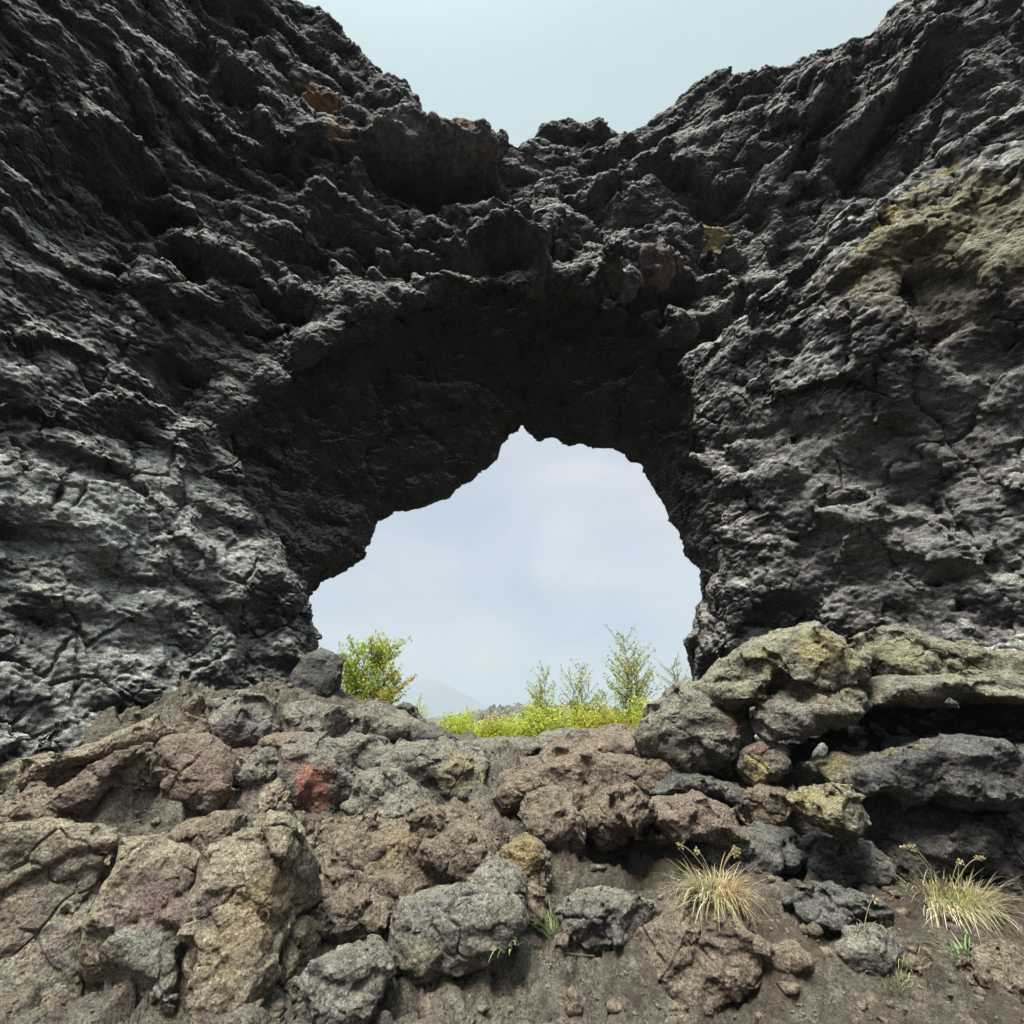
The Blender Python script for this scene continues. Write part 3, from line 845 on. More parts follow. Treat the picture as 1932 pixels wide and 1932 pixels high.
    ('dark mass of rock behind the yellow crusted boulder, between ledge and soil', [(1215, 1480), (1300, 1440), (1420, 1400), (1520, 1470), (1700, 1500), (1850, 1480), (1990, 1500), (1990, 1660), (1850, 1650), (1700, 1680), (1560, 1690), (1400, 1660), (1330, 1610), (1240, 1560)], 6.2, 1.2, M_DARK, dict(power=4.5)),
    ('pale lichen covered slab with a small pocket of painted shade, left top of the right hand pile', [(1296, 1332), (1330, 1285), (1390, 1240), (1450, 1208), (1530, 1184), (1590, 1200), (1630, 1240), (1610, 1290), (1560, 1296), (1470, 1302), (1390, 1328)], 6.1, 1.7, M_LICH, dict(power=3.6, rough=1.0, spots=[(1560, 1215, 60, YEL, .7), (1440, 1240, 50, YEL, .5), (1600, 1240, 40, YEL, .6), (1480, 1222, 16, (.04, .04, .04), .9)])),  # near-black spot paints the shade of a pocket, no hollow is cut
    ('pale yellow crusted slab running off the right edge, top of the pile', [(1580, 1225), (1640, 1212), (1720, 1196), (1800, 1213), (1860, 1228), (2010, 1236), (2010, 1300), (1860, 1290), (1750, 1296), (1640, 1290), (1595, 1265)], 6.0, 1.8, M_LICH, dict(power=3.6, rough=1.0, spots=[(1700, 1250, 60, (.36, .31, .15), .6), (1640, 1240, 40, YEL, .6), (1810, 1250, 50, YEL, .4)])),
    ('grey slab jutting over the black gap, second layer of the right pile', [(1585, 1300), (1660, 1280), (1780, 1276), (1900, 1275), (2010, 1278), (2010, 1330), (1870, 1322), (1802, 1326), (1722, 1324), (1640, 1330)], 5.8, 1.8, M_LICH, dict(power=3.6, rough=.5, cuts=3, grow_=1.15, spots=[(1750, 1300, 60, (.2, .19, .16), .7)])),
    ('rounded dark boulder with yellow patches left end of the right pile', [(1212, 1390), (1222, 1345), (1245, 1305), (1295, 1292), (1370, 1310), (1405, 1355), (1390, 1430), (1340, 1462), (1260, 1445), (1220, 1420)], 6.3, 1.1, M_GREY, dict(spots=[(1370, 1330, 36, YEL, .7), (1225, 1400, 26, YEL, .6), (1290, 1310, 60, (.3, .28, .18), .6), (1393, 1368, 24, RED, .8)])),
    ('lens shaped grey rock wedged under the huge lichen slab', [(1400, 1365), (1450, 1318), (1530, 1296), (1600, 1302), (1645, 1330), (1600, 1358), (1520, 1385), (1450, 1395)], 5.8, 1.2, M_GREY, dict(power=2.4, spots=[(1560, 1305, 60, YEL, .5)])),
    ('small block with a bright yellow lichen face', [(1392, 1450), (1402, 1415), (1440, 1395), (1490, 1415), (1495, 1455), (1450, 1478), (1410, 1475)], 5.8, .5, M_GREY, dict(rough=.7, spots=[(1425, 1448, 36, (.44, .35, .12), .85), (1430, 1410, 28, (.24, .11, .1), .7)])),
    ('broad dark ledge below the black gap on the right', [(1495, 1470), (1530, 1440), (1600, 1420), (1700, 1398), (1800, 1395), (2000, 1410), (2000, 1500), (1880, 1530), (1780, 1545), (1680, 1530), (1590, 1490)], 5.5, 1.7, M_DARK, dict(power=2.3, spots=[(1560, 1440, 50, YEL, .6), (1660, 1420, 50, YEL, .55), (1740, 1410, 40, (.36, .28, .14), .5), (1760, 1510, 80, (.2, .2, .19), .6), (1660, 1525, 40, YEL, .4)])),
    ('yellow crusted boulder hanging below the broad dark ledge', [(1482, 1510), (1500, 1478), (1560, 1480), (1610, 1505), (1638, 1540), (1622, 1580), (1575, 1588), (1520, 1555)], 5.1, .7, M_LICH, dict(spots=[(1515, 1505, 40, YEL, .8), (1560, 1510, 50, (.4, .33, .14), .6)])),
    ('dark rock step under the pinkish slab', [(1280, 1600), (1360, 1580), (1440, 1560), (1500, 1570), (1540, 1620), (1480, 1660), (1380, 1650), (1310, 1630)], 5.7, .8, M_DARK, dict()),
    ('dark brown boulder below the yellow crusted boulder', [(1500, 1640), (1530, 1580), (1620, 1590), (1680, 1630), (1660, 1680), (1580, 1690)], 5.5, .8, M_DARK, dict()),
    ('dark rounded rock on the right behind the big grass tuft', [(1640, 1600), (1700, 1560), (1800, 1550), (1880, 1580), (1860, 1640), (1760, 1665), (1680, 1650)], 5.4, .8, M_DARK, dict()),
    ('brown rock between the small block and the yellow crusted boulder', [(1380, 1520), (1420, 1480), (1490, 1480), (1510, 1530), (1490, 1570), (1430, 1570)], 5.8, .7, M_BROWN, dict()),
    ('dark boulder at the right edge under the ledge', [(1830, 1620), (1860, 1540), (1960, 1500), (2020, 1560), (2000, 1680), (1900, 1680)], 5.3, .9, M_DARK, dict()),
    ('flat dark rock on the soil between the two grass tufts', [(1440, 1710), (1480, 1680), (1570, 1675), (1640, 1700), (1660, 1730), (1580, 1745), (1490, 1740)], 4.8, .5, M_DARK, dict()),
    ('smooth brown slab with a thin crack below the left grass tuft', [(1180, 1800), (1220, 1745), (1290, 1700), (1370, 1695), (1425, 1745), (1440, 1800), (1400, 1880), (1300, 1960), (1180, 1900)], 4.55, .7, M_BROWN, dict(power=4, rough=.9, cuts=12, spots=[(1320, 1770, 90, (.22, .17, .13), .5)])),
    ('half buried smooth oval stone in the soil', [(1432, 1810), (1450, 1785), (1490, 1778), (1530, 1800), (1535, 1825), (1500, 1845), (1450, 1840)], 4.35, .4, M_BROWN, dict(rough=.5)),
    ('grey stone in the soil below the small weed', [(1575, 1790), (1600, 1755), (1650, 1745), (1692, 1775), (1690, 1820), (1640, 1840), (1590, 1830)], 4.4, .5, M_GREY, dict(rough=.8)),
    ('brown stone at the bottom right corner', [(1800, 1830), (1830, 1790), (1900, 1780), (1960, 1820), (1960, 1900), (1840, 1900)], 4.2, .5, M_BROWN, dict()),
    ('small pale upright stone standing on the dark ledge', [(1531, 1432), (1534, 1418), (1548, 1402), (1556, 1398), (1562, 1402), (1560, 1422), (1553, 1432), (1545, 1426)], 5.35, .1, M_LICH, dict(name='rock', cat='rock', rough=.35, fine=2.0, spots=[(1550, 1415, 40, (.27, .27, .26), .9)])),
]

# ------------------------------------------------------------------ the ground: one sheet, a rubble slope up to the sill and flat land behind
def grow(start, step, end, k=1.25):
    o, s = [], start
    while s < end:
        step *= k
        s += step
        o.append(min(s, end))
    return o


xs = np.arange(-7.5, 7.5, 0.017)
xs = np.array([-a for a in grow(7.5, .017, 4000)][::-1] + list(xs) + grow(7.5, .017, 4000))
ys = np.arange(2.8, 9.8, 0.018)
ys = np.array([-a for a in grow(-2.8, .018, 4000)][::-1] + list(ys) + grow(9.8, .018, 4000))
YX, XX = np.meshgrid(ys, xs, indexing='ij')
gp = np.stack([XX.ravel(), YX.ravel(), 0 * XX.ravel()], 1)
gl = np.interp(gp[:, 1], [2.5, 3.8, 4.6, 5.3, 6, 6.8, 7.6, 8.4, 9.3, 10.5, 12], [0, .03, .08, .25, .48, .84, 1.16, 1.34, 1.25, 1.12, 1.05])
gr_ = np.interp(gp[:, 1], [2.5, 3.8, 4.6, 5.1, 5.5, 5.9, 6.6, 7.6, 8.4, 9.3, 10.5, 12], [0, .05, .2, .36, .44, .46, .62, 1.1, 1.34, 1.25, 1.12, 1.05])
wx = sstep(gp[:, 0], 0.2, 1.6)
gh = gl * (1 - wx) + gr_ * wx
gh += 0.35 * (1 - sstep(gp[:, 0], -4.5, -1.5)) * sstep(gp[:, 1], 5.5, 7.5) * (1 - sstep(gp[:, 1], 8.6, 9.6))
# the slope passes through the middle of the boulders bedded in it
bc = []
for lab_, pl_, Y_, th_, mt_, kw_ in exec_boulders:
    if kw_.get('name') == 'bedrock': continue
    pa = np.array(pl_)
    cy_ = min((pa[:, 1].min() + pa[:, 1].max()) / 2, 1900)
    c_ = P((pa[:, 0].min() + pa[:, 0].max()) / 2, cy_, Y_)
    if (c_[0] > 1.0 and cy_ < 1660) or (c_[0] > 0.1 and 1490 < cy_ < 1660): continue
    sh_ = 0.02 if c_[0] < 0.0 else 0.08
    bc.append((c_[0], c_[1] + sh_, c_[2] - 0.02))
bc = np.array(bc)
anch = np.array([(x, 3.4, 0.0) for x in (-6, -3, 0, 3, 6)] + [(x, 9.6, 1.2) for x in (-6, -3, 0, 3, 6)] + [(x, y_, z_) for x in (0.75, 1.6, 3, 4.5) for y_, z_ in ((4.6, .2), (5.2, .36), (5.7, .44), (6.4, .6))])
fitp = np.concatenate([bc, anch])
inn = np.where((np.abs(gp[:, 0]) < 8.4) & (gp[:, 1] > 3.2) & (gp[:, 1] < 9.8))[0]
tz = tps_eval(fitp[:, :2], tps_fit(fitp[:, :2], fitp[:, 2], 0.25), gp[inn, :2])
wi = sstep(gp[inn, 1], 3.3, 4.2) * (1 - sstep(gp[inn, 1], 8.2, 9.4)) * (1 - sstep(np.abs(gp[inn, 0]), 6, 8))
gh[inn] = gh[inn] * (1 - wi) + tz * wi
nearm = np.where((np.abs(gp[:, 0]) < 9) & (gp[:, 1] > 2) & (gp[:, 1] < 14))[0]
pn = np.stack([gp[nearm, 0], gp[nearm, 1], gh[nearm]], 1)
rough = (1 - .65 * sstep(pn[:, 1], 7.0, 7.9)) * sstep(pn[:, 1], 3.0, 4.4) * (1 - sstep(pn[:, 1], 11, 13.5)) * (1 - 0.4 * sstep(pn[:, 0], .4, 1.4) * (1 - sstep(pn[:, 1], 5.9, 6.4)))
pw = pn + 0.12 * np.stack([perlin(pn, .5, 1.), perlin(pn, .5, 2.), perlin(pn, .5, 3.)], 1)
fa, ea = facet_c(pw, 0.6, 11., .3)
fb, eb = facet_c(pw, 0.24, 21.)
fc, ec = facet_c(pn, 0.11, 31.)
fd, ed = facet(pw * [1, 1, .6], .5, 51.)
fe, ee = facet(pw * [1, 1, .6], .23, 61.)
gh[nearm] += rough * (0.12 * fd + 0.055 * fe - 0.05 * (1 - sstep(ed, 0, .06)) + 0.17 * fa + 0.08 * sstep(ea, 0, .3) + 0.06 * fb + 0.035 * sstep(eb, 0, .3) + 0.025 * fc + 0.05 * (flake(pw + pn[:, [0, 0, 1]] * [0, 0, .8], .3, 0, 1.2, 3.) - .4) - 0.06) + 0.05 * perlin(pn, .8, 5.) + 0.02 * perlin(pn, .25, 6.) + 0.010 * perlin(pn, .09, 7.) + 0.009 * ridged(pn, .05, 8.) + 0.008 * facet_c(pn, .05, 71.)[0]
gp[:, 2] = gh
ni, nj = len(ys), len(xs)
ii = np.arange(ni * nj).reshape(ni, nj)
gq = np.stack([ii[:-1, :-1].ravel(), ii[:-1, 1:].ravel(), ii[1:, 1:].ravel(), ii[1:, :-1].ravel()], 1)

M_GROUND = rock_mat('ground_rubble', (0.036, 0.029, 0.025), (0.085, 0.067, 0.053), (0.22, 0.18, 0.14), (0.36, 0.30, 0.21), .4, .75, 1.2)
ntg = NG(M_GROUND.node_tree)
# away from the rubble the land is mossy heath
bsn = [n for n in M_GROUND.node_tree.nodes if n.type == 'BSDF_PRINCIPLED'][0]
src = bsn.inputs['Base Color'].links[0].from_socket
pg = ntg.n('ShaderNodeNewGeometry').outputs['Position']
yy = ntg.n('ShaderNodeSeparateXYZ', {0: pg}).outputs[1]
xx = ntg.n('ShaderNodeSeparateXYZ', {0: pg}).outputs[0]
sm_ = ntg.math('MULTIPLY', ntg.ramp(ntg.math('MULTIPLY_ADD', ntg.noise(pg, 1.6, 5, .7), 1.2, xx), 0.7, 1.4), ntg.ramp(yy, 6.2, 5.8))
sm_ = ntg.math('MULTIPLY', sm_, ntg.ramp(ntg.noise(pg, 3.5, 6, .7), .4, .55))
soil = ntg.mix(ntg.ramp(ntg.noise(pg, 30, 6, .75), .35, .65), (0.045, 0.032, 0.022), (0.10, 0.072, 0.051))
src = ntg.mix(ntg.math('MULTIPLY', sm_, .8), src, soil)
heath = ntg.mix(ntg.ramp(ntg.noise(pg, 0.25, 6, .7), .35, .65), (0.13, 0.15, 0.03), (0.17, 0.13, 0.06))
bsn.inputs['Base Color'].links
unseen_dark = ntg.mix(ntg.ramp(ntg.noise(pg, 9, 6, .7), .35, .65), (0.018, 0.017, 0.017), (0.040, 0.037, 0.035))  # unseen ground behind the camera, made dark to cut bounce light
edge_ = ntg.math('MULTIPLY_ADD', ntg.noise(pg, .9, 4, .6), 1.6, yy)
src = ntg.mix(ntg.ramp(edge_, 2.6, 3.6), unseen_dark, src)
M_GROUND.node_tree.links.new(ntg.mix(ntg.ramp(yy, 11.0, 13.5), src, heath), bsn.inputs['Base Color'])
ground = make_mesh('ground', gp, gq, M_GROUND, origin=(0, 0, 0))
tag(ground, 'brown lava rubble and soil slope rising to the arch sill', 'ground', kind='structure')
gmask = (np.abs(gp[gq[:, 0], 0]) < 8.4) & (gp[gq[:, 0], 1] > 2.6) & (gp[gq[:, 0], 1] < 30)
ground_bvh = BVHTree.FromPolygons(gp.tolist(), gq[gmask].tolist())
print('ground', len(gp), time.time() - T0)

# ------------------------------------------------------------------ boulders
def cube_sphere(n):
    t = np.tan(np.linspace(-1, 1, n + 1) * math.pi / 4)
    a, b = np.meshgrid(t, t, indexing='ij')
    one = np.ones_like(a)
    fs = [(one, a, b), (-one, b, a), (b, one, a), (a, -one, b), (a, b, one), (b, a, -one)]
    v = np.concatenate([np.stack(f, -1).reshape(-1, 3) for f in fs])
    ii = np.arange((n + 1) ** 2).reshape(n + 1, n + 1)
    q1 = np.stack([ii[:-1, :-1].ravel(), ii[1:, :-1].ravel(), ii[1:, 1:].ravel(), ii[:-1, 1:].ravel()], 1)
    q = np.concatenate([q1 + k * (n + 1) ** 2 for k in range(6)])
    v /= np.linalg.norm(v, axis=1, keepdims=True)
    key = np.round(v * 1e5).astype(np.int64)
    _, first, inv = np.unique(key, axis=0, return_index=True, return_inverse=True)
    inv = inv.ravel()
    v, q = v[first], inv[q]
    # outward orientation
    c = v[q].mean(1)
    nn = np.cross(v[q[:, 2]] - v[q[:, 0]], v[q[:, 3]] - v[q[:, 1]])
    bad = (nn * c).sum(1) < 0
    q[bad] = q[bad][:, ::-1]
    return v, q


_cs = {}
BOULDER_BVH = []


def boulder(label, outline, Y, thick, mat=None, name='boulder', cat='boulder', group=None, rough=1.0, spots=(), power=2.8, lean=0.0, seed=0.0, fine=1.0, grow_=1.09, cuts=10):
    pl = np.array(outline, float)
    cx, cy = (pl.min(0) + pl.max(0)) / 2
    prng = np.random.default_rng(int(seed * 10) + 3)
    c = P(cx, cy, Y)
    f = c - CAM
    f /= np.linalg.norm(f)
    r = np.cross(f, [0, 0, 1]); r /= np.linalg.norm(r)
    u = np.cross(r, f)
    ab = []
    for x, y in pl:
        d = ray(x, y)
        t = ((c - CAM) @ f) / (d @ f)
        w = CAM + d * t - c
        ab.append((w @ r, w @ u))
    ab = np.array(ab)
    ab = ab.mean(0) + (ab - ab.mean(0)) * grow_
    size = max(np.ptp(ab[:, 0]), np.ptp(ab[:, 1]))
    cen = ab.mean(0) * 0.5
    R = polar(ab, cen, sm=10)
    wpx = max(np.ptp(pl[:, 0]), np.ptp(pl[:, 1]))
    k = min(size, 1.5)
    rough = rough * .85
    n = int(np.clip(wpx / 1.9 / 3.6 * fine, 18, 62))
    h = size * 1.3 / n
    lo_a, hi_a = ab.min(0), ab.max(0)
    pad = 0.16 * k + 2 * h
    A_ = np.arange(lo_a[0] - pad, hi_a[0] + pad, h)
    B_ = np.arange(lo_a[1] - pad, hi_a[1] + pad, h)
    C_ = np.arange(-thick / 2 - pad, thick / 2 + pad, h)
    a, b, w = [m.ravel() for m in np.meshgrid(A_, B_, C_, indexing='ij')]
    th = np.arctan2(b - cen[1], a - cen[0])
    tt = (th + math.pi) / (2 * math.pi) * 720
    i0 = np.floor(tt).astype(int) % 720
    fr = tt - np.floor(tt)
    Rt = R[i0] * (1 - fr) + R[(i0 + 1) % 720] * fr
    rho = np.hypot(a - cen[0], b - cen[1])
    sd = (((rho / Rt) ** power + np.abs(w / (thick / 2)) ** power) ** (1 / power) - 1) * np.minimum(Rt, max(thick / 2, .3 * size))
    ex = np.array([np.ptp(ab[:, 0]) / 2, np.ptp(ab[:, 1]) / 2, thick / 2])
    lp = np.stack([a - cen[0], b - cen[1], w], 1)
    for _ in range(cuts):
        pn_ = prng.normal(size=3) * [1, 1, 1.2]
        pn_ /= np.linalg.norm(pn_)
        sup = np.sqrt(((pn_ * ex) ** 2).sum())
        sd = np.maximum(sd, lp @ pn_ - sup * prng.uniform(.84, 1.02))
    vv = c + a[:, None] * r + b[:, None] * u + (w - 0)[:, None] * f
    nb = np.where(np.abs(sd) < .3 * k + 2 * h)[0]
    pv = vv[nb]
    wv = pv + 0.14 * k * np.stack([perlin(pv, .4 * k, 1. + seed), perlin(pv, .4 * k, 2. + seed), perlin(pv, .4 * k, 3. + seed)], 1)
    f1, e1 = facet(wv, 0.5 * k, seed)
    f2, e2 = facet(wv * [1, 1, 1.4], 0.2 * k, seed + 9)
    dn = rough * k * (0.075 * f1 + 0.035 * f2 - 0.10 * (flake(wv, .42 * k, .15, .9, seed) - .45) - 0.04 * (flake(pv, .17 * k, .1, 1.1, seed + 4) - .4)
                      + 0.05 * perlin(pv, .5 * k, 4. + seed) + 0.05 * (1 - sstep(e1, 0, .06)))
    sd[nb] += dn
    Sg = sd.reshape(len(A_), len(B_), len(C_)).astype(F32)
    for ax in range(3):
        sl0_ = [slice(None)] * 3; sl0_[ax] = 0; Sg[tuple(sl0_)] = 1
        sl0_[ax] = -1; Sg[tuple(sl0_)] = 1
    lv, q = surface_nets(Sg, (A_[0], B_[0], C_[0]), h)
    lab_i = np.arange(len(lv))
    while True:
        m_ = lab_i[q].min(1)
        nw = lab_i.copy()
        for kk in range(4): np.minimum.at(nw, q[:, kk], m_)
        nw = nw[nw]
        if (nw == lab_i).all(): break
        lab_i = nw
    okv = lab_i == np.bincount(lab_i).argmax()
    q = (np.cumsum(okv) - 1)[q[okv[q[:, 0]]]]
    lv = lv[okv]
    v = c + lv[:, :1] * r + lv[:, 1:2] * u + lv[:, 2:3] * f
    # (r, u, f) is left handed, so the faces turn round
    q = q[:, ::-1]
    if ((np.cross(v[q[:, 2]] - v[q[:, 0]], v[q[:, 3]] - v[q[:, 1]]) * (v[q].mean(1) - v.mean(0))).sum() < 0): q = q[:, ::-1]
    v = smooth(v, q, 1, .3)
    v, q, _ = subdivide(v, q, sel_front(v, q))
    v = smooth(v, q, 1, .25)
    nr = vnormals(v, q)
    f2, e2 = facet_c(v + .04 * np.stack([perlin(v, .1, 1.), perlin(v, .1, 2.), perlin(v, .1, 3.)], 1), 0.12, seed + 5)
    pt = np.clip(perlin(v, .45, seed + 3) * 1.2 + .75, .3, 1.3)
    v = v + nr * (rough * (0.016 * f2 + pt * 0.018 * (flake(v, 0.12, 0.2, 1.2, seed) - .4) + .008 * perlin(v, .09, 9.)))[:, None]
    if wpx > 90: v, q, _ = subdivide(v, q, sel_front(v, q))
    nr = vnormals(v, q)
    f3, e3 = facet_c(v, 0.05, seed + 15)
    _f, eg = facet(v + .05 * np.stack([perlin(v, .15, 1.), perlin(v, .15, 2.), perlin(v, .15, 3.)], 1), 0.36, seed + 25)
    v = v - nr * (0.028 * (1 - sstep(eg, 0.006, 0.05)) * sstep(perlin(v, .5, seed + 8), -.1, .15))[:, None]
    pt = np.clip(perlin(v, .45, seed + 3) * 1.2 + .75, .3, 1.3)
    v = v + nr * (rough * (0.007 * f3 + pt * 0.010 * (flake(v, 0.055, 0.2, 1.2, seed + 2) - .4) + 0.005 * perlin(v, .028, 4.)))[:, None]
    stn = np.zeros((len(v), 4), F32)
    if spots:
        bv = BVHTree.FromPolygons(v.tolist(), q.tolist())
        stn = stains(v, spots, bv)
    o = make_mesh(name, v, q, mat or M_GREY, origin=(c[0], c[1], v[:, 2].min()), stain=stn)
    tag(o, label, cat, group)
    return o


for i, (lab_, pl_, Y_, th_, mt_, kw_) in enumerate(exec_boulders):
    kw_.setdefault('group', 'bedrock faces of the slope' if kw_.get('name') == 'bedrock' else 'lava boulders below the arch')
    boulder(lab_, pl_, Y_, th_, mt_, seed=i * 3.7, **kw_)
print('boulders', time.time() - T0)
exec_boulders = None

# ------------------------------------------------------------------ far land
def ridge_mesh(name, prof, Y, deep, mat, amp, step, seed):
    """a hill with a traced crest line (pixels) that runs down to the plain on both sides"""
    w = np.array([P(x, y, Y)[[0, 2]] for x, y in prof])
    x = np.arange(w[0, 0], w[-1, 0], step)
    top = np.interp(x, w[:, 0], w[:, 1]) - 1.0
    ts = np.linspace(-1, 1, 41)
    V = []
    for t in ts:
        V.append(np.stack([x, np.full_like(x, Y) + t * deep, 1.0 + top * np.maximum(1 - abs(t) ** 1.25, 0) - (0.5 if abs(t) == 1 else 0)], 1))
    v = np.concatenate(V)
    v[:, 2] += amp * (perlin(v, amp * 6, seed) + .5 * perlin(v, amp * 2.5, seed + 3)) * np.repeat(1 - np.abs(ts), len(x))
    n = len(x)
    ii = np.arange(len(ts) * n).reshape(len(ts), n)
    q = np.stack([ii[:-1, :-1].ravel(), ii[:-1, 1:].ravel(), ii[1:, 1:].ravel(), ii[1:, :-1].ravel()], 1)
    return make_mesh(name, v, q, mat, origin=(0, Y, 1))


M_MTN = rock_mat('mountain_scree', (0.10, 0.10, 0.11), (0.14, 0.14, 0.15), (0.18, 0.18, 0.18), lich_amt=0, bump=.2)
mt = ridge_mesh('mountain', [(560, 1362), (640, 1340), (700, 1316), (760, 1291), (785, 1283), (815, 1281), (835, 1287), (860, 1301), (930, 1337), (990, 1362), (1050, 1368)], 3000, 600, M_MTN, 4, 8, 4.)
tag(mt, 'pale cone shaped mountain fading into haze beyond the arch', 'mountain', kind='structure')
hl = ridge_mesh('hill', [(700, 1366), (800, 1358), (850, 1350), (890, 1345), (950, 1346), (1050, 1352), (1200, 1362)], 420, 90, rock_mat('hill_heath', (0.06, 0.06, 0.05), (0.1, 0.1, 0.07), (0.14, 0.13, 0.1), lich_amt=0, bump=.2), 1.2, 1.2, 14.)
tag(hl, 'low grey hill in front of the hazy mountain', 'hill', kind='structure')


def outcrop(label, prof, Y, deep, base, seed):
    w = np.array([P(x, y, Y)[[0, 2]] for x, y in prof])
    x = np.arange(w[0, 0], w[-1, 0], 0.035)
    top = np.interp(x, w[:, 0], w[:, 1]) - base
    ts = np.linspace(-1, 1, 70)
    v = np.concatenate([np.stack([x, np.full_like(x, Y) + t * deep, base + top * max(1 - abs(t) ** 2.2, 0) - .15 * abs(t)], 1) for t in ts])
    d = 0.35 * ridged(v, 0.6, seed) + .16 * ridged(v, .25, seed + 1)
    f, e = facet_c(v, .4, seed)
    v[:, 2] += (d * .5 + .22 * f - .1) * np.repeat(1 - np.abs(ts) ** 3, len(x))
    v[:, 1] += .25 * perlin(v, .5, seed + 5)
    n = len(x)
    ii = np.arange(len(ts) * n).reshape(len(ts), n)
    q = np.stack([ii[:-1, :-1].ravel(), ii[:-1, 1:].ravel(), ii[1:, 1:].ravel(), ii[1:, :-1].ravel()], 1)
    o = make_mesh('lava_outcrop', v, q, M_DARK, origin=(x.mean(), Y, base))
    tag(o, label, 'rock outcrop')
    return o


outcrop('jagged grey lava outcrop beyond the sill, left of the tall saplings', [(880, 1400), (900, 1345), (940, 1338), (990, 1335), (1050, 1336), (1085, 1330), (1130, 1340), (1200, 1350), (1300, 1370)], 31, 2.6, 0.9, 3.)
outcrop('small dark lava lump among the bushes at the left end of the view', [(790, 1400), (815, 1373), (840, 1368), (865, 1376), (890, 1400)], 24, 1.0, 0.9, 23.)

# ------------------------------------------------------------------ plants
def leaf_mat(name, rough=0.6, trans=0.5):
    m = bpy.data.materials.new(name)
    m.use_nodes = True
    m.node_tree.nodes.clear()
    g = NG(m.node_tree)
    at = g.n('ShaderNodeAttribute', attribute_name='stain').outputs['Color']
    geo = g.n('ShaderNodeNewGeometry')
    c = g.mix(g.ramp(g.noise(geo.outputs['Position'], 30, 2), .3, .7, .0, .2), at, (0.16, 0.20, 0.03))
    a = g.n('ShaderNodeBsdfPrincipled', {'Base Color': c, 'Roughness': rough, 'Specular IOR Level': .3})
    b = g.n('ShaderNodeBsdfTranslucent', {'Color': c})
    mx = g.n('ShaderNodeMixShader', {0: trans, 1: a.outputs[0], 2: b.outputs[0]})
    g.n('ShaderNodeOutputMaterial', {'Surface': mx.outputs[0]})
    return m


def plain_mat(name, c1, c2, scale=20):
    m = bpy.data.materials.new(name)
    m.use_nodes = True
    g = NG(m.node_tree)
    bs = [n for n in m.node_tree.nodes if n.type == 'BSDF_PRINCIPLED'][0]
    geo = g.n('ShaderNodeNewGeometry')
    c = g.mix(g.ramp(g.noise(geo.outputs['Position'], scale, 4), .35, .65), c1, c2)
    m.node_tree.links.new(c, bs.inputs['Base Color'])
    bs.inputs['Roughness'].default_value = .85
    return m


M_LEAF = leaf_mat('leaf')
M_BLADE = leaf_mat('grass_blade', .6, .35)
M_BARK = plain_mat('bark', (0.05, 0.04, 0.03), (0.12, 0.095, 0.07))


def tube(pts, radii, k=5):
    pts = np.asarray(pts, float)
    V, Q = [], []
    for i, p in enumerate(pts):
        d = pts[min(i + 1, len(pts) - 1)] - pts[max(i - 1, 0)]
        d /= max(np.linalg.norm(d), 1e-9)
        a = np.cross(d, [0.31, 0.2, 0.93] if abs(d[2]) < .9 else [1, 0, 0]); a /= np.linalg.norm(a)
        b = np.cross(d, a)
        for j in range(k):
            t = 2 * math.pi * j / k
            V.append(p + radii[i] * (a * math.cos(t) + b * math.sin(t)))
    for i in range(len(pts) - 1):
        for j in range(k):
            Q.append((i * k + j, i * k + (j + 1) % k, (i + 1) * k + (j + 1) % k, (i + 1) * k + j))
    return np.array(V), np.array(Q)


class Bag:
    def __init__(s): s.v, s.q, s.c, s.n = [], [], [], 0
    def add(s, v, q, c=None):
        s.v.append(v); s.q.append(np.asarray(q) + s.n); s.n += len(v)
        s.c.append(np.tile(np.append(c if c is not None else (0, 0, 0), 1), (len(v), 1)))
    def build(s, name, mat, parent=None, origin=None):
        return make_mesh(name, np.concatenate(s.v), np.concatenate(s.q), mat, parent, origin, np.concatenate(s.c))


PR = random.Random(11)


def leaves(bag, pts, size, cols, per=1, spread=.06):
    pts = np.asarray(pts)
    n = len(pts) * per
    c = np.repeat(pts, per, 0) + rng.normal(size=(n, 3)) * spread
    a = rng.normal(size=(n, 3)); a /= np.linalg.norm(a, axis=1, keepdims=True)
    b = np.cross(a, rng.normal(size=(n, 3))); b /= np.linalg.norm(b, axis=1, keepdims=True)
    nrm = np.cross(a, b)
    L = (size * rng.uniform(.6, 1.35, n))[:, None]
    v = np.stack([c, c + a * L * .5 + b * L * .28 + nrm * L * .08, c + a * L, c + a * L * .5 - b * L * .28 + nrm * L * .08], 1).reshape(-1, 3)
    q = np.arange(4 * n).reshape(n, 4)
    cols = np.asarray(cols)
    pick = cols[rng.integers(0, len(cols), n)] * rng.uniform(.75, 1.25, (n, 1))
    bag.v.append(v); bag.q.append(q + bag.n); bag.n += len(v)
    bag.c.append(np.repeat(np.concatenate([pick, np.ones((n, 1))], 1), 4, 0))


